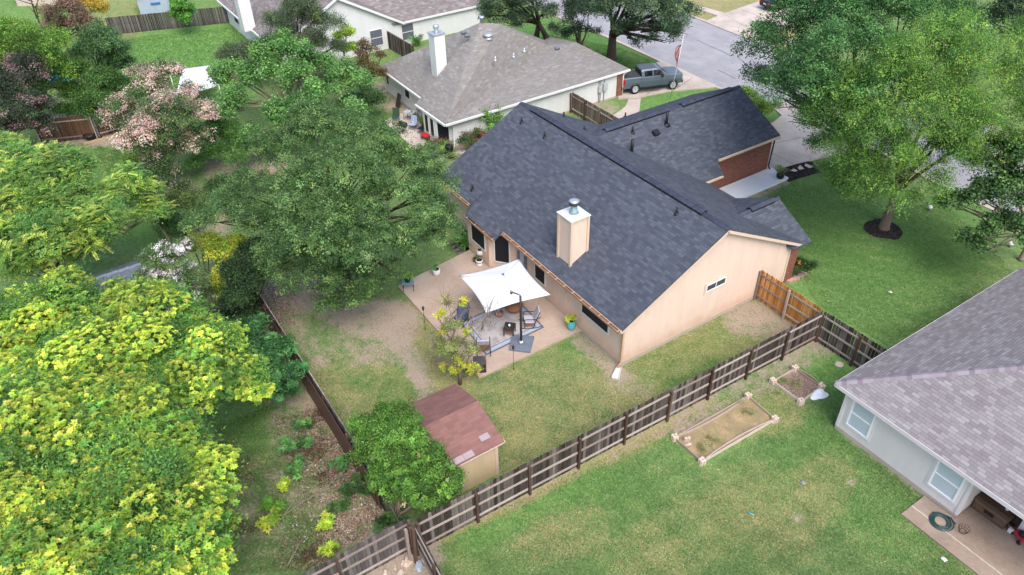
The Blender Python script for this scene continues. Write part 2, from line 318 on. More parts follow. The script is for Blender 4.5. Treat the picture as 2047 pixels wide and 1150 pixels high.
# hairline seams of tar in the asphalt
m = MB()
for q in ([(1393, 80), (1420, 93), (1442, 102), (1462, 113)], [(1478, 118), (1488, 125), (1495, 135)], [(1435, 140), (1450, 147), (1470, 158)]):
    q = [P(*a, .013)[:2] for a in q]
    for a, b in zip(q, q[1:]):
        d = (b-a)/np.linalg.norm(b-a); nn = np.array([-d[1], d[0]])*.04; m.poly(*[(*c, .013) for c in (a-nn, b-nn, b+nn, a+nn)])
tag(m.build('street_seam', solid('tar', lin(95, 95, 100), .7)), 'dark tar seams in the asphalt', None, None, 'structure')
px = lambda q, z=0.: [P(*a, z)[:2] for a in q]
sheet('driveway', px([(1236, 200), (1279, 196), (1338, 184), (1432, 176), (1324, 124), (1235, 150)]), .1, CONC, .11, 'concrete driveway of the house with the grey hip roof')
sheet('path', px([(1281, 196), (1258, 197), (1250, 215), (1222, 236), (1236, 246), (1278, 224)]), .08, CONC, .09, 'concrete walk beside the grey hip roofed house')
sheet('driveway', px([(1490, 265), (1545, 247), (1562, 233), (1540, 213), (1600, 196), (1720, 240), (1690, 305), (1640, 318), (1590, 330), (1556, 340), (1525, 345), (1500, 330)]), .1, CONC, .11, 'concrete driveway in front of the brick garage')
sheet('driveway', px([(1408, 45), (1447, 29), (1512, 6), (1560, -18), (1720, -10), (1640, 40), (1532, 72), (1526, 84), (1510, 86)]), .1, CONC, .11, 'wide concrete driveway across the street')
sheet('pavement', px([(1380, 14), (1392, 12), (1449, 28), (1435, 34)]), .1, CONC, .11, 'strip of pavement across the street'); sheet('pavement', px([(1524, 70), (1534, 66), (1600, 92), (1590, 98)]), .1, CONC, .11, 'strip of pavement beside the far driveway')
CONC3 = concrete('patio_concrete', lin(172, 148, 130), lin(212, 190, 172))
sheet('patio', [(-11.2, -5.78), (-2.96, -5.8), (-2.93, .02), (-9.2, .02), (-9.9, -.85), (-11.9, -.85), (-11.9, -1.0)], .1, CONC3, .11, 'concrete back patio behind the tan house')
sheet('porch', [(-8.66, 13.9), (-7.08, 13.9), (-7.1, 19.6), (-8.66, 19.72)], .16, concrete('porch_paint', lin(226, 232, 242), lin(246, 249, 253)), .17, 'white painted front porch slab by the brick garage')
sheet('patio', [(12.0, 3.42), (21, 3.42), (21, 7.4), (13.22, 7.4), (13.22, 4.86), (12.0, 4.86)], .07, CONC2, .08, 'stained concrete patio of the house at the right')
sheet('patio_joint', [(12.0, 4.03), (21, 4.06), (21, 4.11), (12.0, 4.08)], .074, CONC, label='pale joint in the stained patio')
sheet('patio', [P(*a)[:2] for a in ((766, 243), (800, 228), (822, 228), (858, 268), (846, 296), (838, 303), (822, 293))], .06, CONC, .07, 'concrete patio behind the grey hip roofed house')
m = MB()
for q in ([(1530, 291), (1560, 284), (1600, 275)], [(1530, 301), (1560, 315), (1585, 327)], [(1292, 190), (1330, 160)], [(1345, 182), (1385, 155)], [(1450, 30), (1500, 60)], [(1480, 18), (1560, 50)], [(1258, 197), (1281, 196)]):
    q = [P(*a, .104)[:2] for a in q]
    for a, b in zip(q, q[1:]):
        d = (b-a)/np.linalg.norm(b-a); nn = np.array([-d[1], d[0]])*.02; m.poly(*[(*c, .104) for c in (a-nn, b-nn, b+nn, a+nn)])
tag(m.build('driveway_joint', solid('joint_dark', lin(120, 106, 98), .9)), 'dark joints between the concrete slabs of the driveways', None, None, 'structure')
MULCH = granular('mulch', [(.2, lin(24, 20, 20)), (.55, lin(46, 40, 40)), (.85, lin(84, 76, 74))], 22)
def disc(name, cx, cy, r, z, mat, label, seed=1, sx=1.):
    rr = random.Random(seed); ph = [rr.uniform(0, 6.28) for _ in range(3)]
    pts = [(cx+sx*r*math.cos(a)*(1+.06*math.sin(3*a+ph[0])+.04*math.sin(7*a+ph[1])), cy+r*math.sin(a)*(1+.06*math.sin(3*a+ph[0])+.04*math.sin(5*a+ph[2]))) for a in [i*2*math.pi/40 for i in range(40)]]
    return sheet(name, pts, z, mat, .04, label)
disc('mulch_ring', *P(1765, 459)[:2], 1.02, .05, MULCH, 'black mulch ring round the tree with a pale trunk', 3); disc('mulch_ring', *P(1692, 366)[:2], .9, .05, MULCH, 'black mulch ring round the dark broadleaf tree', 5)
sheet('mulch_bed', px([(1543, 338), (1585, 326), (1622, 324), (1641, 344), (1600, 356), (1577, 364)]), .05, MULCH, .06, 'black mulch bed with stepping stones')
sheet('mulch_bed', [P(*a)[:2] for a in ((912, 482), (930, 460), (958, 470), (958, 510), (944, 516))], .05, MULCH, .06, 'dark mulch bed below the back wall')
# ================================================================ HOUSES
TAN = siding('tan_siding', lin(238, 211, 190), stain=.08, splash=.45); TANW = solid('tan_trim', lin(226, 200, 174), .6, .05); FOUND = concrete('foundation', lin(176, 160, 146), lin(210, 196, 182))
BLUE_SH = shingle('charcoal_shingle', [(0, lin(78, 82, 91)), (.4, lin(86, 90, 100)), (.7, lin(92, 97, 107)), (1, lin(102, 107, 117))], wd=.3)
GREY_SH = shingle('grey_shingle', [(0, lin(138, 132, 127)), (.45, lin(146, 141, 136)), (.8, lin(152, 147, 142)), (1, lin(168, 163, 158))], wd=.36, ht=.16)
PINK_SH = shingle('mauve_shingle', [(0, lin(136, 127, 127)), (.2, lin(143, 135, 135)), (.5, lin(150, 143, 143)), (.75, lin(157, 150, 150)), (.94, lin(168, 162, 162)), (1, lin(152, 136, 139))], wd=.31, ht=.14, slot=.5)
REDBRICK = brick('red_brick', lin(140, 72, 56), lin(112, 54, 44), lin(178, 148, 132))
WHITE = solid('white_paint', lin(236, 234, 230), .5, .05); BLACK = solid('black_plastic', (.018, .018, .02), .45, .2); SCREEN = solid('dark_screen', (.016, .017, .024), .6, .2, 40, spec=.2); GLASS = solid('window_glass', (.05, .06, .075), .12, .3, 1.2, spec=.6)
GALV = solid('galvanised_metal', (.55, .58, .6), .4, .15, 6, metal=.6); DARKM = solid('dark_metal', (.03, .03, .033), .45, .2); GREYM = solid('grey_metal', (.2, .21, .23), .4, .15, metal=.3); COPPER = solid('gutter_brown', lin(178, 138, 112), .6, .22, 3)
def roof_mesh(polys, th=.1):
    "each polygon (ccw seen from above) becomes a slab of its own thickness"
    m = MB()
    for q in polys:
        q = [np.array(a, float) for a in q]; n = np.cross(q[1]-q[0], q[2]-q[0])
        if n[2] < 0: q = q[::-1]
        m.hexa([a-np.array([0, 0, th]) for a in q], q)
    return m
def ridge_cap(m, a, b, wd, drop, th=.03, piece=.30):
    "overlapping bent cap shingles along a ridge or hip"
    a, b = np.array(a, float), np.array(b, float); L = np.linalg.norm(b-a); d = (b-a)/L; s = np.cross(d, (0, 0, 1)); s /= np.linalg.norm(s); n = max(1, int(L/piece)); rr = random.Random(int(L*100))
    for i in range(n):
        p = a+d*L*i/n; q = a+d*L*(i+1.08)/n; up = np.array([0, 0, 1.]); h0, h1 = th*.4, th*1.3; m.tint = rr.random()
        for sg in (-1, 1):
            e = s*sg*wd-up*drop
            ring = [p+up*h0, q+up*h1, q+e+up*h1, p+e+up*h0]
            if sg > 0: ring = ring[::-1]
            m.hexa([c-up*.02 for c in ring], ring)
def window(root, axis, c, u0, u1, z0, z1, out, fr=None, pane=None, fw=.06, mull=0, label=None, sash=False, trim=.0):
    "axis 'x': wall plane x=c, u along y; axis 'y': wall plane y=c, u along x; out = +1/-1 outward sign"
    fr = fr or WHITE; pane = pane or SCREEN
    def bx(m, a0, a1, b0, b1, d0, d1):
        lo, hi = sorted((c+out*d0, c+out*d1))
        if axis == 'x': m.box(lo, hi, a0, a1, b0, b1)
        else: m.box(a0, a1, lo, hi, b0, b1)
    m = MB(); bx(m, u0, u1, z0, z0+fw, .002, .05); bx(m, u0, u1, z1-fw, z1, .002, .05); bx(m, u0, u0+fw, z0+fw, z1-fw, .002, .05); bx(m, u1-fw, u1, z0+fw, z1-fw, .002, .05)
    for i in range(mull): u = u0+(u1-u0)*(i+1)/(mull+1); bx(m, u-.02, u+.02, z0+fw, z1-fw, .002, .045)
    if sash: zc = (z0+z1)/2; bx(m, u0+fw, u1-fw, zc-.025, zc+.025, .002, .045)
    o = tag(m.build('window', fr, root), label)
    m = MB(); bx(m, u0+fw, u1-fw, z0+fw, z1-fw, .003, .02); m.build('pane', pane, o)
    if trim:
        m = MB(); t = trim; bx(m, u0-t, u1+t, z1+.003, z1+t, .001, .025); bx(m, u0-t, u1+t, z0-t, z0-.003, .001, .025); bx(m, u0-t, u0-.003, z0, z1, .001, .025); bx(m, u1+.003, u1+t, z0, z1, .001, .025); m.build('window_trim', TRIMMAT[0], o)
    return o
TRIMMAT = [TANW]
def vent_pipe(roof, p, h, r=.05, mat=None, flash=True):
    m = MB(); m.lathe(p-np.array([0, 0, .12]), [(r, 0), (r, h+.12)], 10); o = m.build('vent_pipe', mat or BLACK, roof)
    if flash: m = MB(); m.lathe(p-np.array([0, 0, .06]), [(r*3.2, -.05), (r*2.2, .08), (r*1.15, .12)], 10); m.build('flashing', BLACK if mat is None else GALV, roof)
# ---------------------------------------------------------------- the tan house
H1 = thing('house', 'tan sided house with a charcoal shingle roof and a tan chimney', 'house', (-8, 5.5, 0))
SL = .521; RY, RZ = 5.45, 5.65
pz = lambda y: RZ-SL*abs(y-RY)
m = MB(); m.prism([(-16, 0), (0, 0), (0, 10.85), (-16, 10.85)], .2, 2.45)
for x0, x1 in ((-16, -15.85), (-.15, 0)): m.hexa([(x0, 0, 2.45), (x1, 0, 2.45), (x1, 10.85, 2.45), (x0, 10.85, 2.45)], [(x0, RY-.02, RZ-.16), (x1, RY-.02, RZ-.16), (x1, RY+.02, RZ-.16), (x0, RY+.02, RZ-.16)])
m.prism([(-8.7, -.001), (-9.85, -.95), (-11.95, -.95), (-11.95, -.001)], .2, 2.44)
m.build('wall', TAN, H1)
m = MB(); m.box(-16.01, .012, -.012, 10.86, -.05, .2); m.prism([(-8.68, 0), (-9.84, -.965), (-11.97, -.965), (-11.97, 0)], -.05, .198); m.build('foundation', FOUND, H1)
m = MB(); m.box(-4.55, .02, 10.86, 11.5, 0, 2.42); m.hexa([(-4.55, 11.3, 2.42), (.02, 11.3, 2.42), (.02, 11.5, 2.42), (-4.55, 11.5, 2.42)], [(-2.25, 11.3, 3.6), (-2.2, 11.3, 3.6), (-2.2, 11.5, 3.6), (-2.25, 11.5, 3.6)])
m.box(-15.9, -8.75, 10.86, 19.45, 0, 2.42); m.hexa([(-15.9, 19.25, 2.42), (-8.75, 19.25, 2.42), (-8.75, 19.45, 2.42), (-15.9, 19.45, 2.42)], [(-12.4, 19.25, 4.2), (-12.3, 19.25, 4.2), (-12.3, 19.45, 4.2), (-12.4, 19.45, 4.2)]); m.build('brick_wall', REDBRICK, H1)
m = MB()                                                             # corner boards, trims under the rakes
m.box(-.09, .022, -.022, .09, .2, 2.45); m.box(.002, .025, 10.72, 10.858, .2, 2.45); m.box(-12.0, -11.88, -.972, -.9, .2, 2.44); m.box(-9.95, -9.8, -.972, -.93, .2, 2.44)
m.beam((.29, -.46, pz(-.4)-.16), (.29, RY, RZ-.165), .035, .2, (0, 0, 1)); m.beam((.29, RY, RZ-.165), (.29, 11.2, pz(11.2)-.165), .035, .2, (0, 0, 1))
m.box(-9.3, .27, -.44, -.405, 2.36, 2.55); m.box(-16.2, -12.4, -.44, -.405, 2.36, 2.55); m.box(-.5, .0, 10.9, 11.35, 2.44, 2.5); m.build('fascia', TANW, H1)
plane0 = ((0, RY, RZ), (0, SL, -1)); planeF = ((0, RY, RZ), (0, SL, 1))      # rear falls towards -y, front towards +y
fe = PL(1409, 361, *planeF)[1]
WX, WZ = -12.35, 4.42; WS = .499; wz = lambda x: WZ-WS*abs(x-WX); planeW = ((WX, 19.75, WZ), (WS, 0, 1))
c1, c2, c3 = (PL(*q, *planeW) for q in ((1432, 317), (1452.5, 346.5), (1409.5, 361.5)))
yv = RY+(RZ-WZ)/SL; GX, GZ, GS = -2.2, 3.75, .5; gyv = RY+(RZ-GZ)/SL; yb = lambda z: RY+(RZ-z)/SL
polys = [[(-16.2, -.42, pz(-.42)), (.31, -.42, pz(-.42)), (.31, RY, RZ), (-16.2, RY, RZ)], [(-16.2, RY, RZ), (-3.6, RY, RZ), (-3.6, fe-.05, pz(fe-.05)), (-16.2, fe-.05, pz(fe-.05))], [(-3.6, RY, RZ), (.31, RY, RZ), (.31, 11.22, pz(11.22)), (-3.6, 11.22, pz(11.22))],
 [(WX, yv-.4, WZ), (WX, 19.78, WZ), (-8.5, 19.78, wz(-8.5)), (-8.5, c1[1], wz(-8.5))], [(WX, yv-.4, WZ), (-8.5, c1[1], wz(-8.5)), (c2[0], c1[1]-.35, wz(c2[0])), (c2[0], yb(wz(c2[0]))-.3, wz(c2[0]))],
 [(WX, 19.78, WZ), (WX, yv-.4, WZ), (-16.2, yb(wz(-16.2))-.4, wz(-16.2)), (-16.2, 19.78, wz(-16.2))],
 [(GX, gyv-.3, GZ), (GX, 12.0, GZ), (.33, 11.9, GZ-GS*2.53), (.33, 10.6, GZ-GS*2.53)], [(GX, 12.0, GZ), (GX, gyv-.3, GZ), (-4.75, yb(GZ-GS*2.55)-.3, GZ-GS*2.55), (-4.75, 11.9, GZ-GS*2.55)]]
L1, L2 = P(930, 429, 2.5), P(989.6, 479, 2.5)
bay = [[L1, L2, (-9.95, .75, pz(.75)+.012), (-12.4, .75, pz(.75)+.012)], [L2, (-9.22, -.42, pz(-.42)+.012), (-9.4, .3, pz(.3)+.012), (-9.95, .75, pz(.75)+.012)], [L1, (-12.4, .75, pz(.75)+.012), (-12.48, -.42, pz(-.42)+.012)]]
ROOF = roof_mesh(polys, .11); RB = roof_mesh(bay, .1)
n0 = len(ROOF.v); ROOF.v += RB.v; ROOF.f += [[i+n0 for i in f] for f in RB.f]; ROOF.t += RB.t; ROOF.sm += RB.sm
ROOF1 = ROOF.build('roof', BLUE_SH, H1)
CAPM = solid('cap_shingle', lin(76, 80, 95), .95, .25, 3, spec=.05)
for q_ in (((-16.2, RY, RZ), (.31, RY, RZ)), ((WX, yv+.05, WZ), (WX, 19.78, WZ)), ((GX, gyv+.05, GZ), (GX, 12, GZ))): m = MB(); ridge_cap(m, *q_, .17, .085); m.build('ridge_cap', CAPM, ROOF1)
for a, b, ss in (((-15.0, RY, RZ), (-1.25, RY, RZ), SL), ((WX, 8.7, WZ), (WX, 13.6, WZ), WS), ((WX, 14.7, WZ), (WX, 18.9, WZ), WS), ((GX, 9.9, GZ), (GX, 11.55, GZ), GS)):
    m = MB(); a, b = np.array(a), np.array(b); d = (b-a)/np.linalg.norm(b-a); s_ = np.array([d[1], -d[0], 0]); up = np.array([0, 0, 1.])
    for sg in (-1, 1):
        e = s_*sg*.2-np.array([0, 0, .2*ss]); r_ = [a, b, b+e, a+e]; r_ = r_ if sg > 0 else r_[::-1]; m.hexa([q+up*.035 for q in r_], [q+up*.105 for q in r_])
    ridge_cap(m, a+(0, 0, .1), b+(0, 0, .1), .195, .195*ss, .03); rv = m.build('ridge_vent', CAPM, ROOF1); me_ = rv.data; me_.materials.append(solid('vent_black', (.012, .012, .014), .8)); mi = [1]*12+[0]*(len(me_.polygons)-12); me_.polygons.foreach_set('material_index', mi)
for (x, y, h, r) in ((1043, 245, .33, .05), (1089, 274, .33, .05), (945, 379, .33, .05), (1352.6, 427, .33, .05)): vent_pipe(ROOF1, PL(x, y, *plane0), h, r)
for (x, y, h, r) in ((1127, 233.5, .3, .05), (1168, 260, .25, .05)): vent_pipe(ROOF1, PL(x, y, *planeF), h, r)
vent_pipe(ROOF1, PL(1250, 233.5, (WX, 19, WZ), (-WS, 0, 1)), .28, .05)
for (x, y, h, r) in ((1264.5, 265, .36, .055), (1262.5, 306, .85, .095), (1332, 248, .75, .085)): vent_pipe(ROOF1, PL(x, y, *planeW), h, r)
p = PL(1311, 269, *planeW); m = MB(); m.obox(p+np.array([0, 0, .1]), (.16, 0, -.08), (0, .2, 0), (.05, 0, .1)); m.build('roof_vent', BLACK, ROOF1, bevel=.015)
# gutter with its hangers along the rear eave, downspout at the corner
def gutter(root, x0, x1, y, z, mat, hang=True):
    m = MB(); m.box(x0, x1, y-.115, y, z-.1, z-.085); m.box(x0, x1, y-.13, y-.115, z-.1, z); m.box(x0, x1, y-.01, y, z-.085, z+.01); m.box(x0-.012, x0, y-.13, y, z-.1, z); m.box(x1, x1+.012, y-.13, y, z-.1, z)
    g = m.build('gutter', mat, root)
    if hang:
        n = int((x1-x0)/.62)
        for i in range(n): u = x0+.2+(x1-x0-.3)*i/max(1, n-1); m = MB(); m.box(u-.015, u+.015, y-.135, y+.015, z+.003, z+.016); m.build('gutter_hanger', TANW, g)
gutter(H1, -9.15, .28, -.445, 2.5, COPPER); gutter(H1, -16.1, -12.55, -.445, 2.5, COPPER); gutter(H1, L1[0]+.05, L2[0]-.05, L2[1]-.01, 2.46, COPPER)
m = MB(); m.tube([(.10, -.42, 2.42), (.10, -.40, 2.3), (.07, -.1, 2.12), (.07, -.08, .5), (.07, -.08, .3), (.07, -.3, .12)], .05, 8); m.build('downspout', solid('downspout_tan', lin(214, 176, 142), .5, .05), H1)
m = MB(); m.tube([(-8.62, 19.6, 2.4), (-8.62, 19.5, 2.2), (-8.68, 19.5, .3), (-8.5, 19.5, .18)], .05, 8); m.build('downspout', DARKM, H1)
m = MB(); m.box(-8.5, -8.38, c1[1]+.1, 19.7, wz(-8.5)-.16, wz(-8.5)-.05); m.box(c2[0], c2[0]+.1, c3[1], c1[1]-.4, wz(c2[0])-.16, wz(c2[0])-.05); m.build('gutter', TANW, H1)
for q in ((-3.02, -.97, 1.18, 1.9), (-6.92, -5.95, .82, 1.95)): window(H1, 'y', 0, *q, -1)
window(H1, 'y', -.95, -11.6, -10.15, .95, 2.3, -1, fw=.05)
window(H1, 'x', 0, 4.92, 6.25, 2.06, 2.52, 1, pane=GLASS, mull=1, fw=.07, trim=.09)
m = MB(); A, B = np.array([-9.85, -.95, 0]), np.array([-8.7, 0, 0]); d = (B-A)/np.linalg.norm(B-A); nn = np.array([d[1], -d[0], 0]); Z = np.array([0, 0, 1.])
def bayq(m, u0, u1, z0, z1, t0, t1): m.obox(A+d*(u0+u1)/2+nn*(t0+t1)/2+Z*(z0+z1)/2, d*(u1-u0)/2, nn*(t1-t0)/2, Z*(z1-z0)/2)
for q in ((.3, 1.2, .55, .61), (.3, 1.2, 2.3, 2.36), (.3, .36, .55, 2.36), (1.14, 1.2, .55, 2.36)): bayq(m, *q, .004, .05)
o = m.build('window', WHITE, H1); m = MB(); bayq(m, .36, 1.14, .61, 2.3, .003, .02); m.build('pane', SCREEN, o)
m = MB(); m.box(-8.45, -7.62, -.05, -.003, .2, 2.2); o = m.build('door', solid('door_paint', lin(104, 120, 140), .5, .06), H1); m = MB(); m.box(-8.2, -7.85, -.058, -.05, 1.05, 2.0); m.build('door_glass', solid('pale_glass', (.42, .5, .55), .2, .15, spec=.5), o); m = MB(); m.lathe((-7.72, -.08, 1.1), [(.03, 0), (.03, .05)], 8); m.build('handle', GALV, o)
for q_ in ((-5.1, -5.02, -.05, -.005, .45, .6), (-4.3, -4.15, -.04, -.004, 1.55, 1.68)): m = MB(); m.box(*q_); m.build('outlet_box', TANW, H1)
# chimney
cx0, cx1, cy0, cy1, cz = -5.33, -4.37, .28, 1.24, 5.42
m = MB(); m.box(cx0, cx1, cy0, cy1, 2.6, cz); ch = m.build('chimney', TAN, H1)
m = MB()
for x, y in ((cx0, cy0), (cx1, cy0), (cx1, cy1), (cx0, cy1)): m.box(x-.06, x+.06, y-.06, y+.06, 2.62, cz-.002)
m.box(cx0+.06, cx1-.06, cy0-.025, cy0-.002, cz-.2, cz-.004); m.box(cx1+.002, cx1+.025, cy0+.06, cy1-.06, cz-.2, cz-.004); m.build('chimney_trim', TANW, ch)
m = MB(); m.box(cx0-.09, cx1+.09, cy0-.09, cy1+.09, cz, cz+.05); mx, my = (cx0+cx1)/2, (cy0+cy1)/2; m.hexa([(cx0-.07, cy0-.07, cz+.05), (cx1+.07, cy0-.07, cz+.05), (cx1+.07, cy1+.07, cz+.05), (cx0-.07, cy1+.07, cz+.05)], [(mx-.2, my-.2, cz+.1), (mx+.2, my-.2, cz+.1), (mx+.2, my+.2, cz+.1), (mx-.2, my+.2, cz+.1)]); m.build('chimney_cap', solid('cap_white', lin(226, 228, 226), .5, .08), ch)
m = MB(); m.lathe((mx, my, cz+.1), [(.24, 0), (.16, .1), (.15, .42), (.15, .45)], 18); m.build('flue', solid('flue_blue', lin(168, 190, 202), .35, .1, metal=.4), ch)
m = MB(); m.lathe((mx, my, cz+.5), [(.15, 0), (.235, .04), (.24, .2)], 18, True); m.build('flue_screen', solid('rusty_band', lin(70, 64, 62), .6, .4, 20), ch)
m = MB(); m.lathe((mx, my, cz+.7), [(.24, 0), (.25, .03), (.1, .075), (.01, .08)], 18); m.build('flue_lid', GALV, ch)
# ---------------------------------------------------------------- house with mauve roof at the right
LTW = siding('pale_siding', lin(232, 224, 222), 40, stain=.04); TRIMMAT[0] = solid('pale_trim', lin(238, 228, 228), .6, .04)
H2 = thing('house', 'pale house with a mauve shingle hip roof and blinds in its windows', 'house', (16, 11, 0))
m = MB(); m.box(7.9, 24.5, 7.2, 17.7, .2, 2.36); m.box(7.9, 13.2, 4.93, 7.2, .2, 2.36); m.box(14.75, 24.5, 6.15, 7.2, .2, 2.36); m.build('wall', LTW, H2)
m = MB(); m.box(7.88, 24.5, 7.2, 17.72, -.05, .2); m.box(7.88, 13.21, 4.915, 7.2, -.05, .2); m.box(14.74, 24.5, 6.14, 7.2, -.05, .198); m.build('foundation', FOUND, H2)
for x_ in (7.87, 13.105): m = MB(); m.box(x_, x_+.12, 4.9, 5.02, .2, 2.36); m.build('corner_board', TRIMMAT[0], H2)
ex0, ex1, ey0, ey1, ez, es = 7.47, 25.2, 4.6, 18.1, 2.5, .45; hy = (ey0+ey1)/2; hz = ez+es*(hy-ey0); hx0, hx1 = ex0+hy-ey0, ex1-(hy-ey0)
c4 = [(ex0, ey0, ez), (ex1, ey0, ez), (ex1, ey1, ez), (ex0, ey1, ez)]; a_, b_ = (hx0, hy, hz), (hx1, hy, hz)
rf = roof_mesh([[c4[0], c4[1], b_, a_], [c4[3], c4[0], a_], [c4[2], c4[3], a_, b_], [c4[1], c4[2], b_]], .09).build('roof', PINK_SH, H2)
m = MB(); [ridge_cap(m, q, a_, .15, .055, .025, .19) for q in (c4[0], c4[3])]; ridge_cap(m, a_, b_, .15, .06, .025, .19)
t = NT('mauve_cap', .95, .05); m.build('ridge_cap', t.col(t.ramp(t.attr('tint'), [(0, lin(138, 126, 132)), (.5, lin(154, 144, 148)), (1, lin(168, 160, 164))])), rf)
m = MB(); m.box(ex0, ex1, ey0-.03, ey0-.002, ez-.2, ez-.02); m.box(ex0-.03, ex0-.002, ey0, ey1, ez-.2, ez-.02); m.build('fascia', solid('fascia_pale', lin(236, 224, 226), .5, .04), H2)
m = MB(); m.box(ex0+.01, ex1, ey0+.01, 4.9, 2.37, 2.395); m.box(13.24, 24.4, 4.95, 7.18, 2.37, 2.395); m.build('soffit', WHITE, H2)
t = NT('blinds', .35, .5); fr_ = t.math('FRACT', t.math('DIVIDE', t.sep(t.uv())[1], .05)); BLIND = t.col(t.mix(t.math('LESS_THAN', fr_, .18), lin(206, 216, 224), lin(176, 188, 198)))
for q in ((8.26, 9.27, .62, 2.12), (11.88, 12.93, .64, 2.12)): window(H2, 'y', 4.93, *q, -1, solid('vinyl_white', lin(255, 252, 252, .9), .4, .03), BLIND, .07, sash=True, trim=.1)
# ---------------------------------------------------------------- house with grey hip roof (left of the tan one)
WS3 = siding('white_siding', lin(228, 228, 226), .2, stain=.05); TRIMMAT[0] = WHITE
H3 = thing('house', 'white house with a grey hip roof and a tall white chimney', 'house', (-28, 11, 0))
e1_, e2_, e3_, e4_, e5_ = P(890, 249, 2.1), P(831, 208, 2.1), P(843, 196, 2.1), P(757, 134, 2.1), P(1259, 138, 2.1)
pk = np.array([-28.7, 10.25, 6.0]); pk2 = P(1000, 48, 5.7); gA, gB = P(1150, 84, 3.0), P(1094, 91, 3.0); gutL = P(1088, 80, 2.1); gC = np.array([-32.3, gA[1]+.6, 2.1]); bk = np.array([-34.9, 16.5, 2.1])
rf = roof_mesh([[e1_, e5_, gA], [e1_, gA, gB], [e1_, gB, pk2], [e1_, pk2, pk], [e2_, e1_, pk], [e3_, e2_, pk], [e4_, e3_, pk], [e4_, pk, pk2], [e4_, pk2, bk], [pk2, gutL, bk], [pk2, gB, gutL], [gB, gA, gC, gutL]], .1).build('roof', GREY_SH, H3)
m = MB(); m.prism([(-23.2, 4.6), (-23.2, 19.5), (-31.8, 18.0), (-31.8, 16), (-34.5, 16), (-34.5, 4.9), (-27.6, 4.9), (-27.6, 6.4), (-26.0, 6.4), (-26.0, 3.7), (-24.2, 3.7)], .15, 2.03); m.build('wall', WS3, H3)
m = MB(); m.prism([(-23.18, 4.59), (-23.18, 19.5), (-31.8, 18.0), (-34.52, 16), (-34.52, 4.88), (-27.58, 4.88), (-27.58, 6.3), (-26.02, 6.3), (-26.02, 3.68), (-24.2, 3.68)], -.05, .15); m.build('foundation', FOUND, H3)
def edge_beam(m, pts, w=.12, h=.14, dz=-.07, out=.05):
    for a, b in zip(pts, pts[1:]):
        a, b = np.array(a), np.array(b); d = (b-a)/np.linalg.norm(b-a); n_ = np.cross(d, (0, 0, 1)); m.beam(a+n_*out+(0, 0, dz), b+n_*out+(0, 0, dz), w, h)
m = MB(); edge_beam(m, [e4_, e3_]); edge_beam(m, [e2_, e1_, e5_]); m.build('gutter', WHITE, H3)
m = MB(); edge_beam(m, [e5_, gA, gC], .05, .14, -.1, .0); m.build('fascia', solid('fascia_tan', lin(205, 195, 180), .6, .05), H3)
m = MB(); m.tube([e1_+(-.1, .5, -.15), (-23.12, 4.5, 1.8), (-23.12, 4.5, .2), (-22.9, 4.3, .1)], .05, 8); m.build('downspout', WHITE, H3)
m = MB(); m.tube([e5_+(0, -.25, -.15), (-23.1, 19.4, 1.75), (-23.1, 19.4, .15)], .055, 8); m.build('downspout', WHITE, H3)
m = MB(); m.tube([e4_+(.1, -.05, -.15), (-34.45, 4.8, 1.8), (-34.45, 4.8, .2), (-34.8, 4.3, .05)], .05, 8); m.build('downspout', WHITE, H3)
m = MB(); m.box(-23.21, -23.16, 18.85, 19.45, .1, 2.02); m.build('brick_wall', REDBRICK, H3)
for q in ((-34.4, -33.9, .8, 1.85), (-31.2, -30.35, .85, 1.9)): window(H3, 'y', 4.9, *q, -1, fw=.05)
for u0, u1 in ((-25.75, -25.15), (-24.95, -24.35)): window(H3, 'y', 3.7, u0, u1, .5, 1.9, -1, fw=.05)
A2, B2 = np.array([-24.2, 3.7, 0]), np.array([-23.2, 4.6, 0]); d2 = (B2-A2)/np.linalg.norm(B2-A2); n2_ = np.array([d2[1], -d2[0], 0])
m = MB(); m.obox(A2+d2*.56+n2_*.015+Z*1.2, d2*.44, n2_*.02, Z*.72); o = m.build('window', WHITE, H3); m = MB(); m.obox(A2+d2*.56+n2_*.03+Z*1.2, d2*.39, n2_*.02, Z*.67); m.build('pane', SCREEN, o)
m = MB(); m.box(-27.5, -26.7, 6.34, 6.39, .15, 1.95); m.build('door', solid('dark_door', lin(96, 96, 98), .5), H3)
def RP3(x, y): return PL(x, y, e1_, np.cross(e5_-e1_, pk-e1_))
b0 = PL(870, 146, e1_, np.cross(pk-e1_, e4_-e1_)); zt = None
m = MB(); tx, ty = b0[0], b0[1]; hw = .42; topz = 5.9
for zz in np.linspace(b0[2], 8, 200):
    if proj((tx+.0, ty, zz))[1] < 69: topz = zz; break
m.box(tx-hw, tx+hw, ty-hw+.35, ty+hw+.35, b0[2]-.6, topz); ch3 = m.build('chimney', siding('white_chimney', lin(236, 234, 228), .3, stain=.04), H3)
m = MB(); m.box(tx-hw-.06, tx+hw+.06, ty-hw+.29, ty+hw+.41, topz, topz+.06); m.build('chimney_cap', GALV, ch3)
m = MB(); m.lathe((tx, ty+.35, topz+.06), [(.2, 0), (.14, .1), (.13, .3), (.21, .32), (.22, .5), (.1, .58)], 14); m.build('flue', GALV, ch3)
p = RP3(976, 75); m = MB(); m.lathe(p-(0, 0, .05), [(.3, -.1), (.26, .05), (.14, .1), (.14, .16), (.36, .2), (.36, .28), (.2, .36), (.02, .38)], 18); m.build('turbine_vent', GALV, rf)
for x, y, h in ((990, 120, .25), (1026.5, 113, .25), (1048, 102, .22)): vent_pipe(rf, RP3(x, y), h, .05, GALV)
for x, y in ((927, 67), (934, 73), (1114, 98)): p = RP3(x, y); m = MB(); m.obox(p+(0, 0, .05), (.1, -.02, -.05), (0, .2, 0), (.05, 0, .09)); m.build('roof_vent', GREYM, rf, bevel=.01)
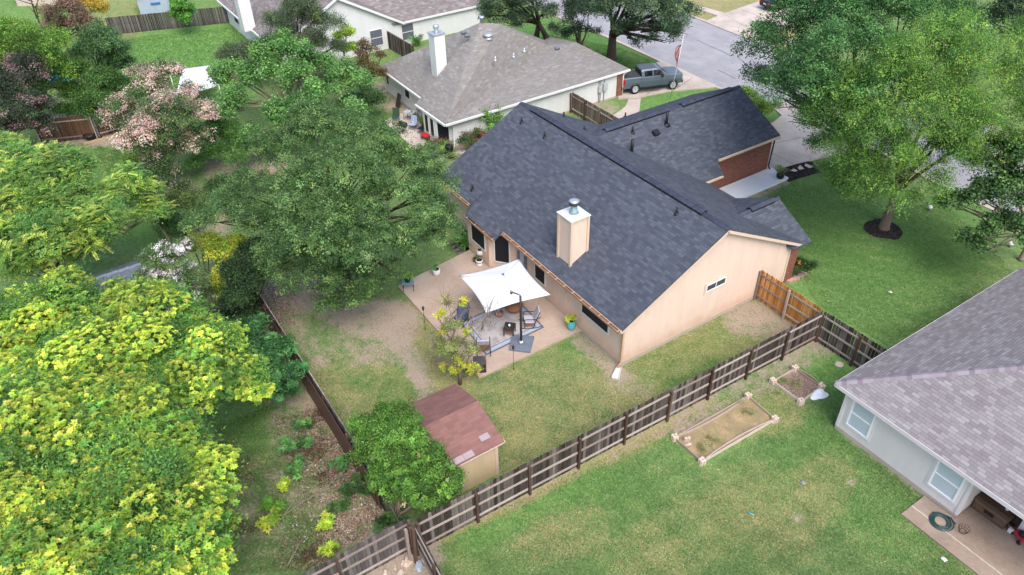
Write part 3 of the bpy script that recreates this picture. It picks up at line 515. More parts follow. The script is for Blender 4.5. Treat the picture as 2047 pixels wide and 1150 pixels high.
m = MB(); m.lathe(RP3(963, 44)-(0, 0, .1), [(.13, 0), (.13, .35), (.18, .36), (.18, .5)], 10); m.build('vent_pipe', GALV, rf)
for y0, z0, w_, h_ in ((17.0, .9, .28, .5), (17.45, .95, .4, .6)): m = MB(); m.box(-23.2, -23.0, y0, y0+w_, z0, z0+h_); m.build('meter_box', solid('meter_grey', lin(190, 194, 194), .5, .06), H3, bevel=.02)
m = MB(); [m.tube([(-23.14, y, .1), (-23.14, y, 1.95)], .025, 6) for y in (17.1, 17.25, 17.6)]; m.build('conduit', GREYM, H3)
# ---------------------------------------------------------------- gabled white house behind
H4 = thing('house', 'white gabled house behind, its end wall with screened windows', 'house', (-50, 7, 0))
gy0, gy1, gx = -.75, 10.96, -43.35; gyc = 5.1; gz = 5.35
m = MB(); m.hexa([(-60, gy0+.4, 0), (gx, gy0+.4, 0), (gx, gy1-.4, 0), (-60, gy1-.4, 0)], [(-60, gy0+.4, 2.05), (gx, gy0+.4, 2.05), (gx, gy1-.4, 2.05), (-60, gy1-.4, 2.05)])
m.hexa([(gx-.2, gy0+.4, 2.05), (gx, gy0+.4, 2.05), (gx, gy1-.4, 2.05), (gx-.2, gy1-.4, 2.05)], [(gx-.2, gyc-.05, gz-.2), (gx, gyc-.05, gz-.2), (gx, gyc+.05, gz-.2), (gx-.2, gyc+.05, gz-.2)]); m.box(-55, gx-.02, gy1-.4, 19.3, 0, 2.0); m.build('wall', WS3, H4)
G2 = shingle('grey_brown_shingle', [(0, lin(126, 116, 113)), (.45, lin(140, 131, 128)), (.8, lin(150, 142, 139)), (1, lin(168, 161, 158))], wd=.36, ht=.2, slot=.5)
rf4 = roof_mesh([[(-60, gy0, 2.1), (gx+.3, gy0, 2.1), (gx+.3, gyc, gz), (-60, gyc, gz)], [(-60, gyc, gz), (gx+.3, gyc, gz), (gx+.3, gy1, 2.1), (-60, gy1, 2.1)], [(gx+.15, gy1-1, 2.08), (gx+.15, 19.9, 2.08), (-49.5, 19.9, 5.0), (-49.5, gy1-7, 5.0)]], .1).build('roof', G2, H4)
m = MB(); m.beam((gx+.33, gy0, 1.98), (gx+.33, gyc, gz-.12), .05, .2); m.beam((gx+.33, gyc, gz-.12), (gx+.33, gy1, 1.98), .05, .2); m.box(gx+.13, gx+.25, gy1+.05, 19.9, 1.94, 2.1); m.box(-60, gx+.3, gy0-.1, gy0, 1.94, 2.1); m.build('fascia', WHITE, H4)
for y, z in ((8.22, .95), (11.3, .85)): window(H4, 'x', gx if y < 10 else gx-.02, y-.6, y+.65, z-.5, z+.98, 1, WHITE, solid('grey_screen', lin(104, 108, 118), .5, .12), .06, sash=True)
window(H4, 'y', gy0+.4, -56.6, -55.2, .8, 1.9, -1, WHITE, SCREEN, .06)
m = MB(); c_ = P(486, 12, 4.0); m.box(c_[0]-.6, c_[0]+.6, c_[1]-.5, c_[1]+.5, 2, 5.6); m.build('chimney', WHITE, H4)
# ---------------------------------------------------------------- garden shed with the red roof
S1 = thing('shed', 'small tan garden shed with a faded red shingle roof', 'shed', (.3, -8.9, 0))
RED_SH = shingle('red_shingle', [(0, lin(134, 98, 93)), (.5, lin(142, 104, 97)), (.85, lin(148, 109, 101)), (1, lin(153, 113, 106))], wd=.3, ht=.15, slot=.1)
fx, nx_, sy0, sy1, rx, rz = -1.5, 2.2, -10.35, -7.72, .3, 2.55
m = MB(); m.prism([(fx+.2, sy0+.1), (nx_-.2, sy0+.1), (nx_-.2, sy1-.2), (fx+.2, sy1-.2)], 0, 1.95); m.hexa([(fx+.2, sy1-.35, 1.95), (nx_-.2, sy1-.35, 1.95), (nx_-.2, sy1-.2, 1.95), (fx+.2, sy1-.2, 1.95)], [(rx-.05, sy1-.35, rz-.12), (rx+.05, sy1-.35, rz-.12), (rx+.05, sy1-.2, rz-.12), (rx-.05, sy1-.2, rz-.12)]); m.build('wall', siding('shed_siding', lin(216, 194, 156), .2), S1)
rfs = roof_mesh([[(fx, sy0, 2.02), (rx, sy0, rz), (rx, sy1, rz), (fx, sy1, 2.02)], [(rx, sy0, rz), (nx_, sy0, 2.0), (nx_, sy1, 2.0), (rx, sy1, rz)]], .05).build('roof', RED_SH, S1)
for y, u in ((-10.05, 2.05), (-9.62, 2.05), (-9.2, 2.05), (-8.3, 1.72)):
    z = 2.0+(nx_-u)*(rz-2.0)/(nx_-rx); m = MB(); m.obox((u, y, z+.012), (.12, 0, -.12*.29), (0, .2, 0), (.002, 0, .008)); m.build('roof_patch', solid('patch_grey', lin(172, 154, 154), .7, .1), rfs)
m = MB(); m.box(nx_-.2, nx_-.175, sy1-.32, sy1-.19, .0, 1.95); m.box(nx_-.02, nx_+.0, sy0, sy1, 1.87, 1.945); m.box(nx_-.2, nx_-.02, sy1-.1, sy1+.06, 1.85, 1.93); m.build('trim', TANW, S1)
# sheds far away
S2 = thing('shed', 'grey roofed shed half hidden between the yellow tree and white blossoms', 'shed', (-17, -17.8, 0))
m = MB(); m.box(-18.0, -16.2, -19.3, -16.95, 0, 2.0); m.build('wall', solid('shed_grey', lin(120, 124, 132), .7), S2); SG = solid('metal_roof', lin(112, 120, 138), .45, .12, 2, metal=.2)
rfs = roof_mesh([[(-18.2, -19.4, 2.15), (-17.05, -19.4, 2.6), (-17.05, -16.75, 2.6), (-18.2, -16.75, 2.15)], [(-17.05, -19.4, 2.6), (-15.9, -19.4, 2.15), (-15.9, -16.75, 2.15), (-17.05, -16.75, 2.6)]], .05).build('roof', SG, S2); m = MB(); ridge_cap(m, (-17.05, -19.4, 2.6), (-17.05, -16.75, 2.6), .14, .05, .03, .5); m.build('ridge_cap', solid('ridge_metal', lin(150, 158, 176), .4, metal=.3), rfs)
a, b = P(300, 30), P(352, 22)
S3 = thing('shed', 'pale blue-grey panelled shed beyond the far dark fence', 'shed', (*P(320, 30)[:2], 0)); o3 = P(283, 33); d3 = np.array([P(345, 26)[0]-o3[0], P(345, 26)[1]-o3[1], 0]); L3 = np.linalg.norm(d3); d3 /= L3; n3_ = np.array([-d3[1], d3[0], 0])
if n3_[0] > 0: n3_ = -n3_
q3 = lambda u, v, z: o3*(1, 1, 0)+d3*u+n3_*v+Z*z
m = MB(); m.hexa([q3(0, 0, 0), q3(L3, 0, 0), q3(L3, 5, 0), q3(0, 5, 0)], [q3(0, 0, 1.9), q3(L3, 0, 1.9), q3(L3, 5, 1.9), q3(0, 5, 1.9)]); m.hexa([q3(0, 0, 1.9), q3(L3, 0, 1.9), q3(L3, .2, 1.9), q3(0, .2, 1.9)], [q3(L3/2-.05, 0, 2.75), q3(L3/2+.05, 0, 2.75), q3(L3/2+.05, .2, 2.75), q3(L3/2-.05, .2, 2.75)]); m.build('wall', siding('blue_siding', lin(176, 190, 204), .6), S3)
roof_mesh([[q3(-.4, -.3, 1.8), q3(L3/2, -.3, 2.85), q3(L3/2, 5.2, 2.85), q3(-.4, 5.2, 1.8)], [q3(L3/2, -.3, 2.85), q3(L3+.4, -.3, 1.8), q3(L3+.4, 5.2, 1.8), q3(L3/2, 5.2, 2.85)]], .06).build('roof', solid('pale_roof', lin(200, 206, 218), .6, .08), S3)
m = MB(); m.obox(q3(L3*.55, -.05, 1.1), d3*.45, n3_*.02, Z*.1); m.build('blue_panel', solid('blue_board', lin(60, 120, 190), .5), S3)
H5 = thing('house', 'low pinkish wall of a house at the far top corner', 'house', (*P(90, 5)[:2], 0)); a, b = P(36, 13), P(140, 9); d_ = (b-a)/np.linalg.norm(b-a); nb_ = np.array([-d_[1], d_[0], 0]); nb_ = nb_ if nb_[0] < 0 else -nb_
m = MB(); m.hexa([a, b, b+nb_*6, a+nb_*6], [a+Z*2.3, b+Z*2.3, b+nb_*6+Z*2.3, a+nb_*6+Z*2.3]); m.build('wall', solid('pink_stucco', lin(206, 188, 176), .8), H5)
m = MB(); m.hexa([a-nb_*.4-d_*.4+Z*2.3, b-nb_*.4+d_*.4+Z*2.3, b+nb_*6.4+d_*.4+Z*2.3, a+nb_*6.4-d_*.4+Z*2.3], [a+nb_*3+d_*2+Z*4, b+nb_*3-d_*2+Z*4, b+nb_*3.2-d_*2+Z*4, a+nb_*3.2+d_*2+Z*4]); m.build('roof', GREY_SH, H5)
TN = thing('garden_tent', 'white gabled canopy tent on the lawn behind the pink blossoms', 'tent', (-41, -8, 0))
m = MB(); r1, r2, f1, f2, g1, g2_ = P(365, 138, 2.3), P(410, 140, 2.3), P(350, 196, 1.5), P(437, 170, 1.5), P(340, 150, 1.5), P(418, 131, 1.5)
roof_mesh([[f1, f2, r2, r1], [g2_, g1, r1, r2]], .05).build('canopy', solid('tent_white', lin(240, 242, 248), .6, .03), TN)
for q in (f1, f2, g1, g2_): m = MB(); m.tube([(q[0], q[1], 0), (q[0], q[1], 1.45)], .04, 6); m.build('leg', WHITE, TN)
# ================================================================ FENCES
DARKWOOD = wood('dark_weathered_wood', [(.25, lin(48, 42, 39)), (.5, lin(80, 72, 67)), (.72, lin(110, 101, 96)), (.9, lin(148, 139, 133))]); RAILW = wood('rail_grey_wood', [(.2, lin(128, 112, 104)), (.55, lin(170, 154, 144)), (.85, lin(196, 182, 170))]); POSTW = wood('post_brown_wood', [(.2, lin(68, 50, 44)), (.55, lin(102, 80, 70)), (.85, lin(134, 112, 100))])
CEDAR = wood('new_cedar', [(.2, lin(158, 98, 48)), (.5, lin(196, 134, 72)), (.85, lin(222, 166, 104))]); BROWNW = wood('brown_stained_wood', [(.2, lin(70, 50, 40)), (.55, lin(100, 73, 56)), (.85, lin(126, 98, 78))]); GREYPK = wood('silver_grey_wood', [(.2, lin(58, 53, 53)), (.5, lin(90, 83, 83)), (.75, lin(118, 111, 110)), (.9, lin(156, 149, 146))])
def fence(label, A, B, h, side, pk=None, rl=None, po=None, post=2.44, seed=1, rails=(.28, .93, 1.55), group='timber fences between the yards', sag=.012, n0=0, posts=True):
    pk = pk or DARKWOOD; rl = rl or RAILW; po = po or POSTW; rr = random.Random(seed)
    A = np.array([A[0], A[1], 0.]); B = np.array([B[0], B[1], 0.]); L = np.linalg.norm(B-A); d = (B-A)/L; n = np.array([-d[1], d[0], 0])*side; Z = np.array([0, 0, 1.])
    t = thing('fence', label, 'fence', tuple((A+B)/2), group); m = MB(); u = 0.
    while u < L-.03:
        wd = min(.138, L-u); hh = h+rr.uniform(-.02, .02); lean = rr.gauss(0, .006); off = rr.gauss(0, .004); m.tint = rr.random(); c = A+d*u+n*off
        q = lambda a, z, k: c+d*(a+lean*z)+Z*z+n*(k*.017-.017)
        ring = [(0, .03), (wd-.008, .03), (wd-.008, hh-.04), (wd-.035, hh), (.028, hh), (0, hh-.04)]
        vs = [q(a, z, 0) for a, z in ring]+[q(a, z, 1) for a, z in ring]; k = 6; fr = [list(range(k)), list(range(k, 2*k))[::-1]] if side > 0 else [list(range(k))[::-1], list(range(k, 2*k))]
        m.add(vs, fr+[([i, k+i, k+(i+1) % k, (i+1) % k] if side > 0 else [(i+1) % k, k+(i+1) % k, k+i, i]) for i in range(k)]); u += .146
    m.build('picket_panel', pk, t); nb = max(1, round(L/post)); st = L/nb
    for i in range(nb):
        for z in rails:
            m = MB(); m.tint = rr.random(); m.beam(A+d*(i*st+.02)+n*.022+Z*(z+rr.gauss(0, sag)), A+d*((i+1)*st-.02)+n*.022+Z*(z+rr.gauss(0, sag)), .04, .088); m.build('rail', rl, t)
    if posts:
        for i in range(n0, nb+1): m = MB(); m.tint = rr.random(); c = A+d*i*st+n*.092; m.obox(c+Z*(h-.06)/2, d*.046, n*.046, Z*(h-.06)/2); o = m.build('post', po, t); o.rotation_euler = (rr.gauss(0, .008), rr.gauss(0, .008), 0)
    return t
F0, F1 = (3.32, -12.05), (3.84, 8.62)
fence('long dark weathered fence between the tan house yard and the yard with raised beds', F0, F1, 1.85, -1, seed=2, post=2.4)
fence('dark weathered fence running from the long fence corner under the mauve roof', (3.9, 8.66), (7.88, 8.7), 1.85, -1, seed=3, n0=1)
fence('new orange cedar fence beside the tan gable wall', (.06, 8.78), (3.78, 8.72), 1.83, -1, CEDAR, RAILW, RAILW, seed=4, post=1.85)
fence('grey weathered fence running out of the bottom edge of the photo, beside brush', (3.08, -23), (3.1, -12.3), 1.85, -1, GREYPK, seed=5, n0=1)
fence('short fence leaving the long fence beside the rocky corner', (3.42, -12.18), (8.6, -12.55), 1.82, -1, GREYPK, seed=6, n0=0, post=1.75)
fence('weathered gate fence with a diagonal brace beside the grey hip roofed house', (-23.05, 14.5), (-16.3, 14.35), 1.62, -1, wood('grey_brown_wood', [(.2, lin(88, 74, 64)), (.55, lin(124, 108, 96)), (.85, lin(152, 138, 126))]), RAILW, POSTW, seed=7, rails=(.35, 1.3), post=1.7)
ft = P(1141, 225)
fence('long grey fence of upright boards along the bright far lawn', P(222, 70)[:2], P(472, 45)[:2], 1.62, 1, GREYPK, seed=8, post=2.6)
a = P(777, 97); fence('bit of dark fence between the white gabled house and grey roof', (a[0], a[1]), (a[0]+4.5, a[1]+.2), 1.55, 1, seed=9)
fence('brown fence with pale posts in shade below the dark pink-flowering tree', P(84, 288)[:2], P(196, 276)[:2], 1.8, -1, BROWNW, RAILW, RAILW, seed=10, post=2.6, rails=(.3, 1.5)); fence('darker bit of brown fence beside the pale pink blossoms', P(199, 275)[:2], P(246, 262)[:2], 1.6, -1, BROWNW, RAILW, GREYM, seed=12, rails=(.3, 1.4))
# rear fence with a smooth brown sheet on its outer face
t = thing('fence', 'brown sheet-faced rear fence between the brush lot and back yard', 'fence', (-4, -12.4, 0), 'timber fences between the yards'); rr = random.Random(11)
m = MB(); x = -14.
while x < .9:
    w_ = 1.22; m.tint = rr.random()*.3; dy = rr.gauss(0, .012); m.box(x, min(x+w_-.004, .95), -12.56+dy, -12.54+dy, .03, 1.58+rr.gauss(0, .015)); x += w_
m.build('sheet_panel', solid('brown_sheet', lin(104, 78, 68), .6, .10, 1.2, spec=.3), t)
m = MB(); x = -14.
while x < 1.2:
    m.tint = rr.random(); m.box(x, x+.138, -12.45, -12.432, .03, 1.76+rr.uniform(-.03, .03)); x += .146
m.build('picket_panel', GREYPK, t)
for x in np.arange(-14, 1.3, 2.44): m = MB(); m.tint = rr.random(); m.box(x-.046, x+.046, -12.535, -12.455, 0, 1.7); m.build('post', POSTW, t)
for x in np.arange(-14, 1.0, 2.44):
    for z in (.3, 1.62): m = MB(); m.tint = rr.random(); m.box(x+.02, min(x+2.42, 1.3), -12.43, -12.39, z, z+.085); m.build('rail', RAILW, t)
for i, (x, y, ax, ay) in enumerate(((3.52, -12.62, .02, .03), (3.66, -12.46, -.1, .12), (3.38, -12.4, .05, .02))):
    m = MB(); m.tint = .3+.2*i; m.beam((x, y, 0), (x+ax, y+ay, 1.95-.1*i), .1, .1, (1, 0, 0)); tag(m.build('old_post', RAILW if i == 0 else POSTW, None, (x, y, 0)), ('pale grey old post leaning in the fence corner', 'brown leaning post crossing the fence corner', 'short brown old post behind the leaning ones')[i], 'post', 'old posts in the fence corner')
for i, q in enumerate(((1.2, -12.45, 1.7, 1.9, -12.2, .1), (1.5, -12.4, 1.75, 2.3, -12.35, .15), (1.9, -12.5, 1.6, 2.5, -12.3, .2))):
    m = MB(); m.tint = .2+.3*i; m.beam(q[:3], q[3:], .1, .025, (0, 1, 0)); tag(m.build('loose_plank', GREYPK, None, (q[3], q[4], 0)), 'loose grey plank leaning at the end of the brown fence', 'plank', 'loose planks at the fence end')
# ================================================================ PATIO OF THE TAN HOUSE
FAB = solid('grey_fabric', lin(198, 196, 206), .9, .06, 12); CANV = solid('canvas_white', lin(250, 249, 249, .76), .8, .015, 1.5, spec=.1); WICK = solid('brown_wicker', lin(142, 100, 74), .8, .25, 40); DWICK = solid('dark_wicker', lin(62, 54, 54), .7, .3, 50, bump=.4)
PZ = .1
U = thing('umbrella', 'big square white cantilever umbrella over the patio', 'umbrella', (-3.7, -3.0, PZ))
K = [P(*q, 2.2) for q in ((917, 551), (1037, 518), (1100, 590), (972, 626))]; ap = P(1006, 549, 2.62); m = MB(); m.smooth = False; n = 10
for i in range(4):
    a, b = K[i], K[(i+1) % 4]; g = []
    for r in range(n+1):
        row = []
        for s in range(n+1):
            e = a+(b-a)*s/n; bow = 4*(s/n)*(1-s/n); e = e+(ap-e)*.075*bow; p = ap+(e-ap)*r/n; p = p-np.array([0, 0, .035*math.sin(math.pi*r/n)+.05*bow*(r/n)**2]); row.append(p)
        g.append(row)
    vs = [p for row in g for p in row]; W1 = n+1; m.smooth = True; m.add(vs, [[r*W1+s, (r+1)*W1+s, (r+1)*W1+s+1, r*W1+s+1] for r in range(n) for s in range(n)])
cn = m.build('canopy', CANV, U); md = cn.modifiers.new('th', 'SOLIDIFY'); md.thickness = .012
m = MB(); m.lathe(ap+(0, 0, -.03), [(.06, 0), (.06, .06), (.02, .09)], 10); m.build('hub', GREYM, U)
for i in range(4): m = MB(); m.tube([ap-(0, 0, .12), K[i]-(0, 0, .05)], .016, 6); m.build('rib', GREYM, U)
mt = np.array([-3.69, -3.02, 0]); ae = P(1022, 584, 2.98)
m = MB(); m.tube([mt+(0, 0, PZ+.1), mt+(0, 0, 3.05)], .055, 10); m.build('mast', DARKM, U)
m = MB(); m.tube([mt+(0, 0, 3.02), mt+(0, 0, 3.1), (mt+(0, 0, 3.12))*.75+ae*.25, ae], .04, 8); m.lathe(ae-(0, 0, .1), [(.06, 0), (.07, .14), (.03, .17)], 10); m.tube([ae-(0, 0, .05), ap+(0, 0, .05)], .012, 6); m.build('arm', GREYM, U)
m = MB(); m.tube([mt+(0, 0, 1.75), mt*.6+K[3]*.2+K[2]*.2-(0, 0, .2)+(0, 0, .55)], .03, 6); m.build('strut', GREYM, U)
m = MB(); m.prism([(-4.46, -3.03), (-3.75, -2.22), (-2.96, -3.0), (-3.67, -3.71)], PZ+.006, PZ+.13); m.prism([(-3.83, -3.13), (-3.6, -3.13), (-3.6, -2.9), (-3.83, -2.9)], PZ+.13, PZ+.17); o = m.build('base', solid('base_grey', lin(116, 124, 138), .5, .12, 3), U, bevel=.03)
m = MB(); m.lathe(mt+(0, 0, PZ+.17), [(.1, 0), (.09, .05), (.06, .1)], 12); m.build('collar', WHITE, U)
# rug
R0, R1, R2 = P(971.8, 711, PZ), P(1088, 655, PZ), P(934, 664, PZ); v_ = R2-R0; v_ = v_/np.linalg.norm(v_)*2.75; m = MB(); m.hexa([R0+(0, 0, .004), R1+(0, 0, .004), R1+v_+(0, 0, .004), R0+v_+(0, 0, .004)], [R0+(0, 0, .014), R1+(0, 0, .014), R1+v_+(0, 0, .014), R0+v_+(0, 0, .014)])
rg = tag(m.build('rug', solid('rug_dark', lin(108, 112, 130), .95, .15, 14), None, R0*.5+(R1+v_)*.5), 'blue grey bordered outdoor rug on the patio', 'rug'); e1 = (R1-R0)/np.linalg.norm(R1-R0); e2 = v_/np.linalg.norm(v_); L_ = np.linalg.norm(R1-R0)
def rugp(name, i0, mat, z):
    m = MB(); q = [R0+e1*i0+e2*i0, R1-e1*i0+e2*i0, R1+v_-e1*i0-e2*i0, R0+v_+e1*i0-e2*i0]; m.poly(*[c+(0, 0, z) for c in q]); o = m.build(name, mat); o.parent = rg; o.location = tuple(-np.array(rg.location)); return o
rugp('rug_border', .09, solid('rug_pale', lin(176, 186, 200), .95, .1, 14), .017); rugp('rug_line', .30, solid('rug_dark', lin(108, 112, 130)), .020); t = NT('rug_field', .95, .05); f = t.noise(t.geo(), 2.2, 5, .75); rugp('rug_field', .34, t.col(t.ramp(f, [(.35, lin(158, 152, 154)), (.52, lin(196, 188, 184)), (.68, lin(172, 176, 186))])), .023)
def rocking_chair(label, loc, rot, seatm, lowm):
    t = thing('rocking_chair', label, 'chair', loc, 'rocking chairs on the patio', rot, True)
    for s in (-1, 1):
        y = s*.31; m = MB(); m.tube([(.52, y, .12), (.25, y, .035), (0, y, .022), (-.3, y, .045), (-.55, y, .14)], .018, 6); m.build('rocker', DARKM, t)
        m = MB(); m.tube([(.3, y, .05), (.3, y, .55), (.27, y, .6), (-.25, y, .56)], .02, 6); m.build('armrest', DARKM, t)
        m = MB(); m.tube([(-.12, y, .04), (-.22, y, .45), (-.45, y, 1.02)], .02, 6); m.build('back_post', DARKM, t)
    m = MB(); m.hexa([(.3, -.28, .36), (.3, .28, .36), (-.2, .28, .3), (-.2, -.28, .3)][::-1], [(.3, -.28, .42), (.3, .28, .42), (-.2, .28, .36), (-.2, -.28, .36)][::-1]); m.build('seat', seatm, t, bevel=.02)
    m = MB(); m.hexa([(-.2, -.28, .36), (-.14, -.28, .36), (-.14, .28, .36), (-.2, .28, .36)], [(-.45, -.28, 1.0), (-.39, -.28, 1.02), (-.39, .28, 1.02), (-.45, .28, 1.0)]); m.build('backrest', seatm, t, bevel=.02)
    m = MB(); m.hexa([(-.235, -.27, .3), (-.21, -.27, .3), (-.21, .27, .3), (-.235, .27, .3)], [(-.36, -.27, .66), (-.335, -.27, .66), (-.335, .27, .66), (-.36, .27, .66)]); m.box(-.18, .26, -.27, .27, .2, .3); m.build('sling', lowm, t)
    return t
rocking_chair('rocking chair seen from behind, brown panel low on its back, at the rug corner', (*P(967, 702, PZ)[:2], PZ+.02), math.radians(150), FAB, WICK); rocking_chair('rocking chair with grey cushions beyond the umbrella mast', (*P(1060, 650, PZ)[:2], PZ+.02), math.radians(243), FAB, WICK)
rocking_chair('rocking chair with slate blue cushions behind the half bare yellow tree', (*P(922, 644, PZ)[:2], PZ+.005), math.radians(-60), solid('blue_fabric', lin(84, 96, 124), .9, .1), DWICK)
t = thing('side_table', 'small black square side table on the rug', 'table', (*P(1019, 668, PZ)[:2], PZ+.02), None, math.radians(45), True)
m = MB(); m.box(-.26, .26, -.26, .26, .47, .5); m.build('table_top', DARKM, t)
for x in (-.23, .23):
    for y in (-.23, .23): m = MB(); m.box(x-.02, x+.02, y-.02, y+.02, 0, .47); m.build('leg', DARKM, t)
m = MB(); m.box(-.21, .21, -.21, .21, .2, .22); m.build('shelf', WICK, t)
q = P(1018.5, 653, PZ+.52); m = MB(); m.lathe((q[0], q[1], PZ+.522), [(.045, 0), (.05, .12), (.042, .12), (.04, .02)], 12); tag(m.build('cup', WHITE, None, (q[0], q[1], PZ+.522)), 'white cup on the black side table', 'cup')
t = thing('storage_cube', 'dark wicker storage cube at the patio corner', 'box', (*P(960, 738, PZ)[:2], PZ), None, math.radians(62), True); m = MB(); m.box(-.27, .27, -.27, .27, .005, .5); m.build('body', DWICK, t, bevel=.015); m = MB(); m.box(-.29, .29, -.29, .29, .503, .56); m.build('lid', solid('lid_wicker', lin(88, 80, 80), .7, .2, 40), t, bevel=.015)
for (x, y), lb in (((851, 661), 'tiki torch on the grass by the long patio edge'), ((1027, 740), 'tiki torch on the grass by the umbrella base')):
    p = P(x, y); t = thing('tiki_torch', lb, 'torch', tuple(p), 'tiki torches beside the patio', 0, True); m = MB(); m.tube([(0, 0, 0), (0, 0, 1.3)], .012, 6); m.build('pole', DARKM, t); m = MB(); m.lathe((0, 0, 1.28), [(.02, 0), (.055, .04), (.06, .18), (.03, .22), (.02, .25)], 12); m.build('torch_head', DARKM, t)
TEAL = solid('teal_glaze', lin(92, 186, 194), .3, .15, 12, spec=.5); TERRA = solid('terracotta', lin(150, 84, 58), .8, .15); SOIL = granular('pot_soil', [(.2, lin(40, 30, 26)), (.8, lin(80, 62, 52))], 40)
def pot(label, loc, prof, mat, plant=None, group='plant pots on the back patio', name='plant_pot', soil=True):
    t = thing(name, label, 'pot', tuple(loc), group, 0, True); m = MB(); m.lathe((0, 0, 0), prof, 20); m.build('body', mat, t)
    r, h = prof[-1]
    if soil: m = MB(); m.lathe((0, 0, h+.001), [(r*.86, 0), (r*.5, .012), (.001, .014)], 14); m.build('soil', SOIL, t)
    if plant: plant(t, h)
    return t
# (plants for the pots are added with the vegetation)
q = P(873, 549, PZ); POT1 = pot('white pot on the patio edge under the oak branches', q, [(.15, 0), (.2, .1), (.21, .34), (.19, .36)], WHITE)
q = P(960.5, 519, PZ); t = thing('plant_stand', 'thin wire stand holding a white pot by the bay window', 'stand', tuple(q), None, 0, True); m = MB()
for k in range(4): a_ = k*math.pi/2+.4; m.tube([(.17*math.cos(a_), .17*math.sin(a_), 0), (.13*math.cos(a_), .13*math.sin(a_), .34)], .008, 5)
m.build('legs', DARKM, t); m = MB(); m.lathe((0, 0, .34), [(.15, 0), (.15, .015)], 16); m.build('ring', DARKM, t); POT2 = pot('white pot up on the wire stand by the bay window', q+(0, 0, .357), [(.16, 0), (.2, .08), (.17, .26), (.15, .28)], WHITE)
q = np.array([-10.35, -1.28, PZ]); POT3 = pot('white pot with a blue band on the patio by the bay window', q, [(.16, 0), (.2, .05), (.14, .12), (.2, .3), (.19, .33)], WHITE); m = MB(); m.lathe((0, 0, .19), [(.172, 0), (.19, .06)], 20, False); m.build('band', TEAL, POT3); q = np.array([-10.75, -1.3, PZ]); POT4 = pot('small terracotta pot beside the blue banded pot', q, [(.1, 0), (.15, .16), (.15, .2)], TERRA)
URN = pot('tall teal urn with yellow green flowers against the wall', P(1142, 661, PZ-.1)*(1, 1, 0)+(0, 0, PZ), [(.12, 0), (.19, .1), (.2, .3), (.16, .42), (.13, .47), (.16, .52)], TEAL, group=None)
q = P(812, 579, PZ); t = thing('plant_bench', 'small teal topped bench with dark legs at the patio corner', 'bench', (q[0]+.1, q[1]+.1, PZ), None, math.radians(62), True); m = MB(); m.box(-.3, .3, -.2, .2, .48, .53); m.build('bench_top', solid('teal_paint', lin(104, 150, 152), .5, .1), t)
for x in (-.27, .27):
    for y in (-.17, .17): m = MB(); m.tube([(x, y, 0), (x*.92, y*.92, .48)], .015, 6); m.build('leg', DARKM, t)
POT5 = pot('dark pot standing on the teal topped bench', (q[0]+.1, q[1]+.1, PZ+.533), [(.1, 0), (.14, .16), (.15, .18)], BLACK)
for (x, y), prof, lb, c in (((1028, 622), [(.2, 0), (.34, .1), (.46, .3), (.47, .36)], 'brown round fire bowl under the umbrella edge', lin(158, 108, 82)), ((998, 632), [(.16, 0), (.2, .08), (.24, .2)], 'low pinkish round stool under the umbrella', lin(158, 120, 112))): q = P(x, y, PZ); m = MB(); m.lathe((q[0], q[1], PZ+.02), prof, 22); tag(m.build('fire_bowl' if 'bowl' in lb else 'stool', solid(lb[:8], c, .8, .12), None, (q[0], q[1], PZ+.02)), lb, 'bowl' if 'bowl' in lb else 'stool')
m = MB(); a_, b_ = P(1237, 738), P(1230, 758); d_ = (b_-a_)/np.linalg.norm(b_-a_); s_ = np.array([-d_[1], d_[0], 0])
m.hexa([a_+s_*.09, a_-s_*.09, b_-s_*.16, b_+s_*.16][::-1], [c+(0, 0, h) for c, h in ((a_+s_*.09, .1), (a_-s_*.09, .1), (b_-s_*.16, .04), (b_+s_*.16, .04))][::-1])
for sg in (-1, 1): m.beam(a_+s_*sg*.1+(0, 0, .09), b_+s_*sg*.17+(0, 0, .05), .03, .1)
tag(m.build('splash_block', solid('block_white', lin(222, 216, 206), .8, .06), None, a_), 'pale splash block under the corner downspout', 'splash block')
rr = random.Random(5); q0 = P(905, 490)
for k, (x, y) in enumerate(((903, 486), (909, 493), (915, 500), (921, 507), (928, 513), (921, 492), (929, 500), (936, 508))): q = P(x, y); m = MB(); m.obox(q+(0, 0, .02), (.26*.95, .02, 0), (-.02, .2, 0), (0, 0, .03)); tag(m.build('paver', solid('paver_grey', lin(128, 118, 112), .9, .15), None, q), 'grey paver in the short path beside the patio', 'paver', 'grey pavers beside the patio')
